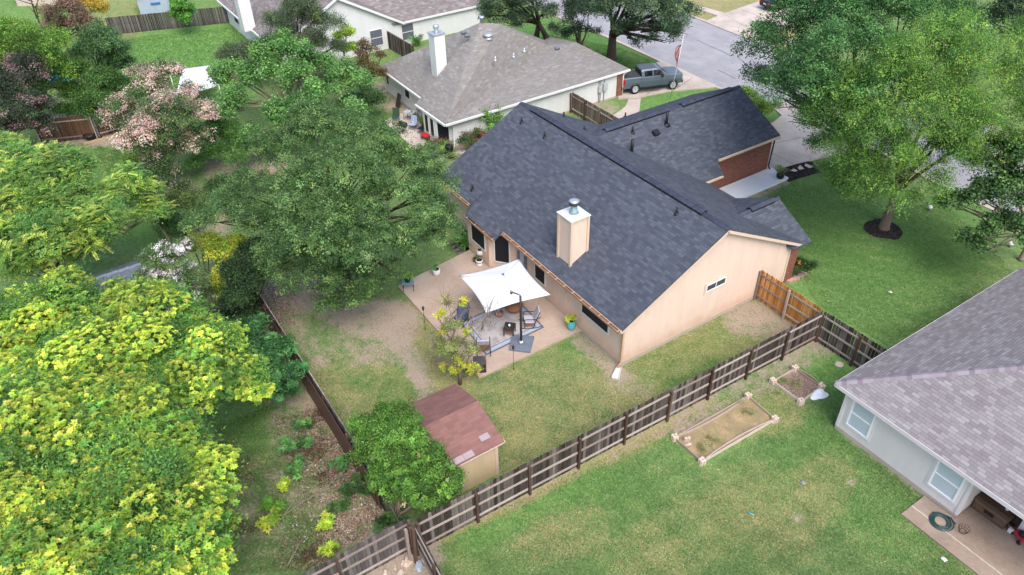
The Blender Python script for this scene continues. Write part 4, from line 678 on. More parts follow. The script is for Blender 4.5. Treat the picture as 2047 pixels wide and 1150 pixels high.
# ================================================================ RAISED BEDS
BEDW = wood('bed_timber', [(.2, lin(158, 138, 120)), (.55, lin(190, 172, 154)), (.85, lin(220, 206, 190))]); BLOCK = solid('pale_block', lin(222, 200, 180), .85, .12, 8); t = NT('bed_soil', .95, .1); f = t.noise(t.geo(), 1.6, 6, .75); f2 = t.noise(t.geo(), 22, 4, .75); t.bump(f2, .8, .04); BEDS = t.col(t.ramp(t.math('ADD', t.math('MULTIPLY', f, .55), t.math('MULTIPLY', f2, .45)), [(.36, lin(128, 110, 98)), (.44, lin(160, 138, 116)), (.5, lin(158, 148, 100)), (.55, lin(184, 154, 122)), (.63, lin(210, 178, 136))]))
BEDS2 = granular('bed_soil_brown', [(.25, lin(112, 90, 78)), (.55, lin(150, 128, 114)), (.85, lin(182, 160, 142))], 30)
def bed(label, cs, dbl, seed):
    rr = random.Random(seed); cs = [np.array([c[0], c[1], 0]) for c in cs]; ce = sum(cs)/4; t = thing('garden_bed', label, 'garden bed', tuple(ce), 'raised garden beds')
    m = MB(); m.prism([tuple(c[:2]) for c in cs], -.02, .05); m.build('soil', BEDS if seed == 1 else BEDS2, t)
    for i in range(4):
        a, b = cs[i], cs[(i+1) % 4]; d = (b-a)/np.linalg.norm(b-a); n = np.array([-d[1], d[0], 0]); L = np.linalg.norm(b-a)
        for k in range(2 if i in dbl else 1):
            m = MB(); m.tint = rr.random(); bw = (.15 if k else .0)*(-1 if dbl.get(i, 1) < 0 else 1); N = 6; P_ = [a+d*L*j/N+n*bw*4*(j/N)*(1-j/N) for j in range(N+1)]
            for p, q in zip(P_, P_[1:]): m.beam(p+(0, 0, .09), q+(0, 0, .09), .035, .14)
            m.build('board', BEDW, t)
    for c in cs:
        for k in range(4): a = k*math.pi/2+.6; m = MB(); o = np.array([math.cos(a), math.sin(a), 0])*.09; m.obox(c+o+(0, 0, .12), (.055, .01, 0), (-.01, .055, 0), (rr.gauss(0, .01), rr.gauss(0, .01), .12+rr.uniform(0, .03))); m.build('corner_block', BLOCK, t, bevel=.008)
    return t
bed('long raised bed with straw coloured soil and bowed boards', [(4.61, -.99), (6.14, -.95), (6.23, 3.16), (4.66, 3.25)], {1: 1, 3: 1}, 1); bed('small square raised bed with brown soil', [(4.65, 4.84), (6.17, 4.86), (6.08, 6.31), (4.67, 6.27)], {2: -1}, 2)
for k, (x, y) in enumerate(((1370, 884), (1376, 883), (1375, 893))): q = P(x, y); m = MB(); m.obox(q+(0, 0, .14), (.05, .02, 0), (-.02, .05, 0), (.01, .0, .12) if k < 2 else (.05, .05, .04)); tag(m.build('wooden_block', BLOCK, None, q+(0, 0, .05)), 'pale wooden block standing in the long raised bed', 'block', 'pale blocks in the raised bed')
q = P(1637, 790); m = MB(); m.smooth = True; n = 18; rr = random.Random(8); vs = []
for i in range(7):
    for j in range(n): a = j*2*math.pi/n; r = (.33-.045*i)*(1+.18*math.sin(3*a+i)+.1*rr.random()); vs.append((q[0]+.15*(-i/8)+r*math.cos(a)*.8, q[1]+r*math.sin(a)*1.25, .02+.03*i*rr.uniform(.6, 1.3)+.03*rr.random()))
m.add(vs, [[i*n+j, i*n+(j+1) % n, (i+1)*n+(j+1) % n, (i+1)*n+j] for i in range(6) for j in range(n)]+[[6*n+j for j in range(n)]]); tag(m.build('plastic_bag', solid('bag_white', lin(244, 246, 250, .92), .45, .04), None, q), 'crumpled white plastic bag over the corner of the small bed', 'bag')
for (x0, y0), (x1, y1), lb, c in (((1494, 1023), (1507, 1030), 'short turquoise stick lying on the lawn', lin(90, 190, 200)),): a, b = P(x0, y0, .04), P(x1, y1, .04); m = MB(); m.tube([a, b], .025, 6); tag(m.build('stick', solid('turquoise', c, .4), None, a), lb, 'stick')
for k, ((x, y), lb, c) in enumerate((((1604, 966), 'grey crumpled scrap on the right lawn', lin(150, 152, 164)), ((1886, 1119), 'white torn paper scrap by the stained patio', WHITE), ((1779, 585), 'pale scrap on the front lawn', lin(226, 206, 190)))):
    q = P(x, y); m = MB(); m.add([q+(-.1, -.05, .02), q+(.08, -.1, .06), q+(.12, .07, .03), q+(-.02, .04, .09), q+(-.1, .1, .02)], [[0, 1, 3], [1, 2, 3], [3, 2, 4], [0, 3, 4]]); tag(m.build('litter_scrap', c if not isinstance(c, tuple) else solid('scrap%d' % k, c, .6), None, q), lb, 'litter')
m = MB(); q = P(1677, 729); m.lathe((q[0], q[1], 0), [(.2, 0), (.2, .035), (.12, .05), (.05, .03)], 18); tag(m.build('valve_cover', solid('cover_pale', lin(200, 186, 170), .8, .1), None, q), 'round concrete valve cover near the dark fence corner', 'cover')
for x, y, lb in ((1857, 421, 'white globe on the front lawn behind the tree with a pale trunk'), (2018, 494, 'white globe on the front lawn at the right edge of the photo')): q = P(x, y); t = thing('garden_globe', lb, 'globe', tuple(q), 'white globes on the front lawn', 0, True); m = MB(); m.lathe((0, 0, .1), [(.01, 0), (.1, .04), (.14, .13), (.1, .22), (.01, .26)], 16); m.build('ball', WHITE, t); m = MB(); m.lathe((0, 0, 0), [(.07, 0), (.05, .12)], 10); m.build('base', GREYM, t)
rr = random.Random(9)
for k, (x, y) in enumerate(((818, 1120), (838, 1132), (800, 1148), (806, 1125), (770, 1146), (846, 1122), (790, 1135))):
    q = P(x, y); s = (.3, .26, .2, .12, .14, .1, .1)[k]; m = MB(); n = 7; ring = [(s*(.8+.4*rr.random())*math.cos(j*6.28/n), s*.6*(.8+.4*rr.random())*math.sin(j*6.28/n)) for j in range(n)]; a = rr.random()*3
    m.hexa([(q[0]+u*math.cos(a)-v*math.sin(a), q[1]+u*math.sin(a)+v*math.cos(a), 0) for u, v in ring], [(q[0]+.75*(u*math.cos(a)-v*math.sin(a)), q[1]+.75*(u*math.sin(a)+v*math.cos(a)), s*.45+.04*rr.random()) for u, v in ring]); tag(m.build('rock', solid('rock_pale' if k != 1 else 'rock_blue', lin(206, 186, 168) if k != 1 else lin(166, 176, 190), .9, .15), None, q), ('large pale rock in the fence corner', 'blue grey rock in the fence corner')[k] if k < 2 else 'small pale rock on the bare soil by the fence corner', 'rock', 'rocks by the fence corner')
# ================================================================ PATIO OF THE HOUSE AT THE RIGHT
z0 = .07; HOSE = solid('hose_green', lin(44, 84, 86), .45, .2)
m = MB(); hc = P(1881, 1044, z0); pts = []
for i in range(150): a = i/150*2*math.pi*6.3; r = .2+.2*(i/150)+.03*math.sin(a*.37); pts.append((hc[0]+r*math.cos(a), hc[1]+r*1.0*math.sin(a), z0+.025+.03*abs(math.sin(a*.5+i*.1))))
pts += [(hc[0]+.35, hc[1]+.35, z0+.03), (hc[0]+.1, hc[1]+.45, z0+.03), (hc[0]-.3, hc[1]+.3, z0+.03), (hc[0]-.42, hc[1]+.1, z0+.03)]; m.tube(pts, .018, 6); tag(m.build('garden_hose', HOSE, None, hc), 'coiled dark green garden hose on the patio', 'hose')
q = P(1924, 1063, z0); t = thing('wire_basket', 'rusty round wire basket on the patio beside the hose', 'basket', tuple(q), None, 0, True); RUST = solid('rust', lin(96, 64, 52), .8, .3); m = MB()
for h, r in ((.02, .12), (.12, .17), (.22, .19)): m.tube([(r*math.cos(a), r*math.sin(a), h) for a in np.linspace(0, 2*math.pi, 17)], .008, 5, False)
m.build('hoops', RUST, t); m = MB()
for k in range(10): a = k*.628; m.tube([(.12*math.cos(a), .12*math.sin(a), .02), (.19*math.cos(a), .19*math.sin(a), .22)], .006, 5)
m.build('wires', RUST, t)
t = thing('wooden_chest', 'weathered brown wooden chest under the mauve eave', 'chest', (13.85, 6.3, z0)); CHW = wood('chest_wood', [(.2, lin(86, 66, 54)), (.55, lin(118, 94, 76)), (.85, lin(146, 120, 98))]); m = MB(); rr = random.Random(3)
for k in range(4): m.tint = rr.random(); m.box(13.26, 14.44, 5.80, 6.98, z0+.005+k*.125, z0+.125+k*.125)
m.build('body', CHW, t); m = MB()
for k in range(6): m.tint = rr.random(); m.box(13.22, 14.48, 5.76+k*.21, 5.96+k*.21, z0+.51, z0+.55)
m.build('lid', CHW, t); m = MB(); m.box(13.68, 14.02, 5.775, 5.797, z0+.2, z0+.36); m.build('vent_panel', BLACK, t)
for (x, y), lb in (((1976, 988), 'small greenish jar on the wooden chest lid'), ((2013, 1019), 'small white jar on the wooden chest lid')): q = P(x, y, z0+.56); m = MB(); m.lathe((q[0], q[1], z0+.552), [(.06, 0), (.07, .1), (.05, .13)], 12); tag(m.build('jar', WHITE if 'white' in lb else solid('jar_green', lin(170, 190, 176), .3), None, (q[0], q[1], z0+.552)), lb, 'jar')
q = P(2020, 1056, z0); pot('round grey pot beside the wooden chest', (q[0], q[1], z0), [(.08, 0), (.13, .1), (.13, .2)], solid('pot_taupe', lin(140, 122, 110), .8), None, None)
q = P(2034, 1072, z0); t = thing('lawn_mower', 'red and black push mower at the edge of the wooden chest', 'mower', (q[0]+.1, q[1], z0), None, math.radians(-30), True); m = MB(); m.box(-.25, .25, -.2, .2, .08, .2); m.build('deck', solid('mower_red', lin(190, 60, 76), .35, .05), t, bevel=.04); m = MB(); m.lathe((0, 0, .2), [(.12, 0), (.13, .1), (.06, .14)], 14); m.build('engine', BLACK, t)
for x in (-.22, .22):
    for y in (-.24, .24): m = MB(); m.tube([(x, y-.02, .085), (x, y+.02, .085)], .085, 12); m.build('wheel', BLACK, t)
m = MB(); m.tube([(-.22, -.15, .2), (-.6, -.15, .8), (-.6, .15, .8), (-.22, .15, .2)], .012, 6); m.build('handle', BLACK, t)
q = P(2018, 1064, z0); m = MB(); m.box(q[0]-.08, q[0]+.08, q[1]-.06, q[1]+.06, z0+.003, z0+.2); tag(m.build('plastic_jug', WHITE, None, (q[0], q[1], z0), bevel=.02), 'white plastic jug beside the wooden chest', 'jug')
# ================================================================ PATIO OF THE HIP ROOFED HOUSE
z0 = .06; k1 = lambda x, y, z=.06: P(740+x*280/1894, 160+y*280/1894, z); RED = solid('red_paint', lin(206, 40, 54), .35, .08)
q = k1(455, 725); t = thing('grill', 'black barrel grill on crossed legs on the far patio', 'grill', tuple(q), None, math.radians(20), True); m = MB(); m.tube([(-.28, 0, .72), (-.27, 0, .72), (.27, 0, .72), (.28, 0, .72)], [.15, .2, .2, .15], 14); m.build('barrel', BLACK, t)
for y in (-.18, .18): m = MB(); m.tube([(-.26, y, 0), (.26, y, .6)], .014, 5); m.tube([(.26, y, 0), (-.26, y, .6)], .014, 5); m.build('leg', BLACK, t)
for y in (-.2, .2): m = MB(); m.tube([(-.26, y-.03, .06), (-.26, y+.03, .06)], .07, 10); m.build('wheel', BLACK, t)
def lawn_chair(label, q, rot, mat):
    t = thing('folding_chair', label, 'chair', tuple(q), 'folding chairs on the far patio', rot, True); m = MB()
    m.hexa([(.22, -.24, .38), (.22, .24, .38), (-.2, .24, .34), (-.2, -.24, .34)][::-1], [(.22, -.24, .41), (.22, .24, .41), (-.2, .24, .37), (-.2, -.24, .37)][::-1]); m.build('seat', mat, t)
    m = MB(); m.hexa([(-.22, -.24, .36), (-.19, -.24, .36), (-.19, .24, .36), (-.22, .24, .36)], [(-.36, -.24, .92), (-.33, -.24, .92), (-.33, .24, .92), (-.36, .24, .92)]); m.build('backrest', mat, t)
    for y in (-.25, .25): m = MB(); m.tube([(.25, y, 0), (-.25, y, .45), (-.38, y, .95)], .013, 5); m.tube([(-.25, y, 0), (.24, y, .4)], .013, 5); m.build('leg', DARKM, t)
lawn_chair('green folding chair left of the black barrel grill', k1(350, 560), math.radians(-40), solid('chair_green', lin(58, 78, 62), .8)); lawn_chair('black folding chair nearest the white bay windows', k1(700, 720), math.radians(200), BLACK); lawn_chair('folding chair with a white and blue towel', k1(580, 665), math.radians(-60), solid('towel', lin(190, 200, 228), .9, .3, 8))
q = k1(540, 540); t = thing('patio_table', 'glass topped table with clutter against the white house', 'table', tuple(q), None, .5, True); m = MB(); m.box(-.4, .4, -.28, .28, .62, .65); m.build('table_top', solid('pale_glass', (.42, .5, .55)), t)
for x in (-.36, .36):
    for y in (-.24, .24): m = MB(); m.tube([(x, y, 0), (x, y, .62)], .015, 5); m.build('leg', DARKM, t)
for x, y, lb, mt_ in ((.2, .1, 'orange jar on the glass topped table', lin(190, 130, 90)), (.28, -.1, 'pale can on the glass topped table', lin(210, 206, 200))): m = MB(); m.lathe((q[0]+x, q[1]+y, .06+.652), [(.07, 0), (.07, .14), (.04, .17)], 10); tag(m.build('jar', solid(lb[:6], mt_, .5), None, (q[0]+x, q[1]+y, .712)), lb, 'jar')
q = k1(680, 500); t = thing('kettle_grill', 'dark kettle grill in the porch of the hip roofed house', 'grill', tuple(q), None, 0, True); m = MB(); m.lathe((0, 0, .5), [(.05, 0), (.22, .1), (.26, .22), (.26, .24), (.2, .36), (.03, .42)], 18); m.build('bowl', solid('kettle_grey', lin(150, 154, 158), .3, metal=.4), t)
for k in range(3): a = k*2.09; m = MB(); m.tube([(.24*math.cos(a), .24*math.sin(a), 0), (.14*math.cos(a), .14*math.sin(a), .55)], .014, 5); m.build('leg', DARKM, t)
q = k1(750, 810); t = thing('red_grill', 'small red lidded grill at the edge of the far patio', 'grill', tuple(q), None, .4, True); m = MB(); m.hexa([(-.3, -.2, .3), (.3, -.2, .3), (.3, .2, .3), (-.3, .2, .3)], [(-.22, -.14, .5), (.22, -.14, .5), (.22, .14, .5), (-.22, .14, .5)]); m.build('lid', RED, t, bevel=.03); m = MB(); m.box(-.28, .28, -.18, .18, .18, .297); m.build('tray', BLACK, t)
for x in (-.24, .24):
    for y in (-.15, .15): m = MB(); m.tube([(x, y, 0), (x, y, .18)], .014, 5); m.build('leg', BLACK, t)
q = k1(1075, 1035, 0); t = thing('compost_bin', 'black round compost bin below the white corner downspout', 'bin', (q[0], q[1], 0), None, 0, True); m = MB(); m.lathe((0, 0, 0), [(.34, 0), (.27, .75), (.28, .78)], 18); m.build('body', BLACK, t); m = MB(); m.lathe((0, 0, .782), [(.29, 0), (.27, .05), (.02, .09)], 18); m.build('lid', solid('bin_lid', lin(40, 40, 42), .5), t)
q = k1(350, 385, 0); m = MB(); m.hexa([q+(-.35, .12, 0), q+(.25, .12, 0), q+(.25, .16, 0), q+(-.35, .16, 0)], [q+(-.35, .42, 1.05), q+(.25, .42, 1.05), q+(.25, .46, 1.05), q+(-.35, .46, 1.05)]); tag(m.build('board', DWICK, None, q), 'brown board leaning against the white back wall', 'board')
for k in (0, 1): q = k1(1250+k*-60, 985, 0); m = MB(); m.hexa([q+(-.1, -.25, 0), q+(.1, -.25, 0), q+(.12, .2, 0), q+(-.12, .2, 0)], [q+(-.1, -.25, .06), q+(.1, -.25, .06), q+(.12, .2, .1), q+(-.12, .2, .1)]); tag(m.build('splash_block', solid('block_white', lin(222, 216, 206)), None, q), ('white splash block half hidden by the charcoal roof edge', 'white splash block below the white corner downspout')[k], 'splash block')
# edging stones by the tan house front corner
for k, (x, y) in enumerate(((1577, 563), (1585, 560), (1592, 557), (1600, 553), (1606, 548))): q = P(x, y); m = MB(); m.obox(q+(0, 0, .05), (.14, .08, 0), (-.06, .1, 0), (0, 0, .07)); tag(m.build('edging_stone', solid('stone_pink', lin(198, 160, 150), .9, .12), None, q, bevel=.02), 'pink edging stone round the flowering shrub at the brick corner', 'stone', 'edging stones at the brick corner')
for k, pp in enumerate((((1580, 343), (1586, 339), (1594, 343), (1588, 345)), ((1594, 337), (1599, 332), (1607, 339), (1598, 341)), ((1608, 333), (1610, 329), (1625, 335), (1618, 338)))): q = [P(*a)[:2] for a in pp]; a_ = sum(q[i][0]*q[(i+1) % 4][1]-q[(i+1) % 4][0]*q[i][1] for i in range(4)); q = q if a_ > 0 else q[::-1]; m = MB(); m.prism(q, 0.0, .075); tag(m.build('flagstone', solid('flag_pale', lin(222, 200, 180), .9, .1), None, (*q[0], 0)), 'pale flagstone set in the black mulch bed', 'flagstone', 'flagstones in the mulch bed')
# left neighbour: timber edging, bird bath, bricks, barrel, tarp
for a, b, lb in (((168, 289), (228, 273), 'pale timber edging along the shaded fence bed'), ((240, 296), (262, 336), 'timber edging beside the red bricks'), ((284, 382), (297, 408), 'short timber edging showing through feathery foliage'), ((313, 440), (339, 482), 'timber edging below the feathery tree')): a, b = P(*a), P(*b); m = MB(); m.tint = .5; m.beam(a+(0, 0, .06), b+(0, 0, .06), .12, .12); tag(m.build('garden_edging', wood('edging_%d' % len(lb), [(.2, lin(170, 146, 104)), (.8, lin(206, 184, 142))]), None, a), lb, 'timber', 'timber edgings in the left garden')
q = P(244, 300); m = MB(); m.lathe((q[0], q[1], 0), [(.18, 0), (.1, .08), (.09, .5), (.14, .6), (.38, .66), (.4, .74), (.3, .7), (.02, .66)], 18); tag(m.build('bird_bath', solid('bath_white', lin(226, 222, 214), .8, .06), None, q), 'white stone bird bath by the pale pink blossoms', 'bird bath')
rr = random.Random(4); q = P(266, 286); t = thing('brick_pile', 'low pile of red bricks beside the bird bath', 'bricks', tuple(q)); m = MB()
for k in range(26): x, y = rr.uniform(-.7, .7), rr.uniform(-.45, .45); a = rr.random()*3; m.obox(q+(x, y, .04+.07*rr.randint(0, 2)), (.11*math.cos(a), .11*math.sin(a), 0), (-.05*math.sin(a), .05*math.cos(a), 0), (0, 0, .035))
m.build('bricks', solid('loose_brick', lin(184, 96, 66), .9, .2), t)
q = P(293, 268); m = MB(); m.lathe((q[0], q[1], 0), [(.28, 0), (.3, .2), (.28, .4), (.3, .7), (.26, .8)], 16); tag(m.build('barrel', solid('barrel_blue', lin(36, 84, 176), .4), None, q), 'blue plastic barrel under the pale pink blossoms', 'barrel')
q = P(182, 278); pot('black round tub by the shaded brown fence', q, [(.3, 0), (.42, .25), (.44, .4)], BLACK, None, None)
a, b = P(68, 186), P(152, 178); d_ = (b-a)/np.linalg.norm(b-a); n_ = np.array([-d_[1], d_[0], 0]); m = MB(); N = 16; vs = []; rr = random.Random(6)
for i in range(N+1):
    for j in range(3): vs.append(a+(b-a)*i/N+n_*j*.9+(0, 0, 1.3+.15*math.sin(i*1.3+j)+rr.uniform(-.06, .06)-(.5 if j != 1 else 0)))
m.add(vs, [[i*3+j, (i+1)*3+j, (i+1)*3+j+1, i*3+j+1] for i in range(N) for j in range(2)]); o = m.build('tarp', solid('tarp_blue', lin(36, 120, 158), .5, .3, 3), None, a); o.modifiers.new('th', 'SOLIDIFY').thickness = .01; tag(o, 'crumpled blue tarp under the trees at the left', 'tarp')
# ================================================================ VEHICLES, FLAG
PAINT = solid('truck_paint', lin(98, 110, 122), .3, .03, 2, metal=.08, spec=.6); TYRE = solid('tyre', (.02, .02, .021), .9, .15); CHROME = solid('alloy', (.6, .61, .65), .3, .08, metal=.25); CARGL = solid('car_glass', (.008, .009, .011), .06, .1, spec=.7); LAMP = solid('lamp_red', lin(190, 20, 30), .25, .1); LAMPW = solid('lamp_clear', (.7, .72, .75), .15, .05)
def wheel(root, x, y, r, wd, s):
    m = MB(); m.tube([((x)*s, (y-wd/2)*s, r*s), ((x)*s, (y-wd*.4)*s, r*s), ((x)*s, (y+wd*.4)*s, r*s), (x*s, (y+wd/2)*s, r*s)], [r*.93*s, r*s, r*s, r*.93*s], 24); o = m.build('wheel', TYRE, root); sg = 1 if y > 0 else -1; yy = y+sg*(wd/2+.004)
    m = MB(); m.lathe((0, 0, 0), [(r*.66*s, 0), (r*.6*s, .015*s), (r*.58*s, -.02*s), (r*.2*s, -.03*s), (r*.14*s, .02*s), (.001, .02*s)], 20)
    for k in range(6): a = k*math.pi/3; m.beam((0, 0, .0), (r*.6*s*math.cos(a), r*.6*s*math.sin(a), .0), .09*s, .04*s)
    V = np.array(m.v); m.v = [tuple(q) for q in np.stack([x*s+V[:, 0], yy*s+sg*V[:, 2], r*s+V[:, 1]], 1)]; m.build('rim', CHROME, o)
def loft(m, secs, s):
    "secs: list of (x, [(y,z)...]) closed rings joined along x"
    n = len(secs[0][1]); vs = [(x*s, y*s, z*s) for x, r in secs for y, z in r]; fs = [[i*n+k, i*n+(k+1) % n, (i+1)*n+(k+1) % n, (i+1)*n+k] for i in range(len(secs)-1) for k in range(n)]
    fs = [f[::-1] for f in fs]; fs += [list(range(n)), [(len(secs)-1)*n+k for k in range(n)][::-1]]; m.add(vs, fs)
def ring(w0, z0, w1, z1, w2, z2, c=.06): return [(-w0, z0), (-w1, z1), (-w2, z2-c), (-w2+c, z2), (w2-c, z2), (w2, z2-c), (w1, z1), (w0, z0)]
def truck():
    a, b = P(1268, 190), P(1343, 181); d = (b-a)[:2]; s = np.linalg.norm(d)/3.75; an = math.atan2(d[1], d[0]); lf = np.array([-math.sin(an), math.cos(an)]); c = a[:2]+lf*.87*s
    t = thing('pickup_truck', 'grey green crew cab pickup truck parked on the driveway', 'truck', (c[0], c[1], .1), None, an, True)
    m = MB(); loft(m, [(-1.2, ring(.88, .6, .98, 1.0, .94, 1.36)), (-1.1, ring(.9, .5, 1.01, 1.0, .97, 1.42)), (.55, ring(.9, .48, 1.01, 1.0, .98, 1.42))], s); loft(m, [(.56, ring(.9, .48, 1.01, 1.0, .98, 1.40)), (3.2, ring(.9, .48, 1.01, 1.0, .97, 1.40)), (3.6, ring(.92, .48, 1.03, 1.0, .97, 1.40, .1)), (4.45, ring(.9, .5, .99, .95, .92, 1.36, .12)), (4.68, ring(.86, .55, .95, .9, .86, 1.28, .1))], s); m.build('body', PAINT, t, bevel=.02)
    m = MB(); loft(m, [(.58, ring(.96, 1.37, .95, 1.45, .8, 1.84)), (.72, ring(.96, 1.37, .95, 1.45, .78, 1.93, .1)), (2.1, ring(.96, 1.36, .95, 1.45, .78, 1.94, .1)), (2.5, ring(.96, 1.35, .94, 1.45, .74, 1.86, .08)), (3.25, ring(.95, 1.37, .93, 1.39, .86, 1.42, .02))], s); m.build('cab', PAINT, t)
    m = MB(); m.hexa([(-1.08*s, -.9*s, 1.4*s), (.5*s, -.9*s, 1.4*s), (.5*s, .9*s, 1.4*s), (-1.08*s, .9*s, 1.4*s)], [(-1.06*s, -.88*s, 1.445*s), (.5*s, -.88*s, 1.445*s), (.5*s, .88*s, 1.445*s), (-1.06*s, .88*s, 1.445*s)]); m.build('bed_cover', solid('vinyl', lin(70, 74, 76), .8, .1), t)
    S = lambda *q: [(x*s, y*s, z*s) for x, y, z in q]
    def glass(name, q, o=.012):
        q = [np.array(p) for p in S(*q)]; n = np.cross(q[1]-q[0], q[2]-q[0]); n /= np.linalg.norm(n); m = MB(); m.hexa([p-n*.02 for p in q], [p+n*o for p in q]); m.build(name, CARGL, t)
    glass('rear_window', [(.565, -.83, 1.46), (.565, .83, 1.46), (.60, .74, 1.84), (.60, -.74, 1.84)][::-1], .02)
    for sg in (-1, 1):
        f = lambda q: q if sg < 0 else q[::-1]
        glass('side_window', f([(.85, sg*.95, 1.44), (1.6, sg*.95, 1.44), (1.6, sg*.81, 1.83), (.88, sg*.81, 1.83)]), .02); glass('side_window', f([(1.75, sg*.95, 1.44), (2.78, sg*.945, 1.42), (2.4, sg*.80, 1.82), (1.75, sg*.81, 1.83)]), .02)
        m = MB(); m.hexa(S((-1.22, sg*.98-.06, .95), (-1.05, sg*.98-.06, .95), (-1.05, sg*.98+.06, .95), (-1.22, sg*.98+.06, .95)), S((-1.22, sg*.96-.06, 1.32), (-1.05, sg*.96-.06, 1.32), (-1.05, sg*.96+.06, 1.32), (-1.22, sg*.96+.06, 1.32))); m.build('taillight', LAMP, t)
        m = MB(); m.obox(S((2.55, sg*1.1, 1.4))[0], (.08*s, 0, 0), (0, .1*s, 0), (0, 0, .1*s)); m.build('mirror', BLACK, t, bevel=.02)
        m = MB(); m.obox(S((1.6, sg*1.0, .42))[0], (1.1*s, 0, 0), (0, .09*s, 0), (0, 0, .03*s)); m.build('running_board', BLACK, t)
        m = MB(); m.obox(S((4.6, sg*.7, 1.02))[0], (.1*s, 0, 0), (0, .18*s, 0), (0, 0, .08*s)); m.build('headlight', LAMPW, t)
        for x in (0, 3.75): wheel(t, x, sg*.88, .43, .28, s); m = MB(); m.lathe((0, 0, 0), [(.465*s, 0), (.465*s, .03*s)], 24); V = np.array(m.v); m.v = [tuple(q) for q in np.stack([x*s+V[:, 0], sg*(.985*s+V[:, 2]), np.maximum(.44*s+V[:, 1]*1.05, .36*s)], 1)]; m.build('wheel_arch', BLACK, t)
        for x in (.98, 1.9): m = MB(); m.obox(S((x, sg*1.0, 1.25))[0], (.1*s, 0, 0), (0, .025*s, 0), (0, 0, .025*s)); m.build('door_handle', PAINT, t)
    glass('windscreen', [(2.55, -.72, 1.85), (2.55, .72, 1.85), (3.2, .84, 1.42), (3.2, -.84, 1.42)][::-1], .02)
    m = MB(); m.obox(S((-1.24, 0, .6))[0], (.08*s, 0, 0), (0, .95*s, 0), (0, 0, .1*s)); m.build('bumper', DARKM, t, bevel=.02); m = MB(); m.obox(S((4.7, 0, .62))[0], (.07*s, 0, 0), (0, .9*s, 0), (0, 0, .12*s)); m.build('bumper', DARKM, t, bevel=.02); m = MB(); m.obox(S((4.68, 0, .98))[0], (.04*s, 0, 0), (0, .5*s, 0), (0, 0, .14*s)); m.build('grille', BLACK, t)
truck(); bpy.data.objects['pickup_truck'].scale = (1, 1, 1.12)
def sedan():
    a = P(1551, 25); s = .92; an = math.radians(84); t = thing('parked_car', 'black sedan parked on the driveway across the street', 'car', (a[0]-.75, a[1]+.1, .1), None, an, True); BK = solid('car_black', (.012, .012, .014), .2, .1, metal=.2, spec=.6)
    m = MB(); loft(m, [(-1.0, ring(.75, .45, .84, .7, .78, .95)), (-.85, ring(.8, .35, .9, .7, .84, 1.0)), (.8, ring(.82, .3, .92, .7, .88, 1.0)), (2.9, ring(.82, .3, .92, .7, .86, .95)), (3.55, ring(.75, .4, .84, .65, .76, .8))], s); m.build('body', BK, t, bevel=.02)
    m = MB(); loft(m, [(-.4, ring(.8, .96, .8, .98, .74, 1.0, .02)), (.35, ring(.84, .97, .78, 1.2, .6, 1.42)), (1.3, ring(.84, .97, .78, 1.2, .6, 1.46)), (2.3, ring(.84, .95, .8, .97, .74, .99, .02))], s); m.build('cabin', CARGL, t)
    m = MB(); loft(m, [(.36, ring(.62, 1.36, .61, 1.4, .58, 1.45, .03)), (1.32, ring(.62, 1.38, .61, 1.43, .58, 1.48, .03))], s); m.build('roof', BK, t)
    for sg in (-1, 1):
        for x in (0, 2.7): wheel(t, x, sg*.82, .32, .2, s)
        m = MB(); m.obox((-.96*s, sg*.62*s, .82*s), (.06*s, 0, 0), (0, .2*s, 0), (0, 0, .08*s)); m.build('taillight', LAMP, t)
    m = MB(); m.obox((-1.01*s, 0, .72*s), (.015, 0, 0), (0, .18*s, 0), (0, 0, .07*s)); m.build('number_plate', WHITE, t)
sedan()
p = P(1340, 196); t = thing('flagpole', 'thin leaning white flagpole with a furled striped flag', 'flagpole', tuple(p)); tp = None
v0 = np.array([p[0], p[1], 0]); top = P(1367, 71, 5.0)
m = MB(); m.tube([v0, top], [.035, .02], 8); m.lathe(top, [(.01, 0), (.045, .04), (.01, .09)], 10); m.build('pole', WHITE, t)
def FP(k): return v0+(top-v0)*k
t2 = NT('flag_cloth', .8, .1); u_ = t2.attr('tint'); FLAG = t2.col(t2.ramp(u_, [(0, lin(196, 44, 54)), (.3, lin(238, 236, 234)), (.62, lin(238, 236, 234)), (.9, lin(44, 54, 110))], 'CONSTANT'))
m = MB(); N, M = 26, 8; rr = random.Random(2)
for i in range(M):
    for j in range(N):
        def pt(i, j): k = .86-.36*j/N; wv = .42*(.5+.5*math.sin(j*.18)); return FP(k)+np.array([CR[0], CR[1], 0])*(-.02-wv*i/M*(1-.3*j/N))+np.array([CF[0], CF[1], 0])*(.12*math.sin(i*1.7+j*.25))+(0, 0, -.05*i/M)
        m.tint = .95 if (j < 2 and i < 3) else (.1 if i % 2 else .5); m.add([pt(i, j), pt(i+1, j), pt(i+1, j+1), pt(i, j+1)], [[0, 1, 2, 3]])
m.build('flag', FLAG, t)
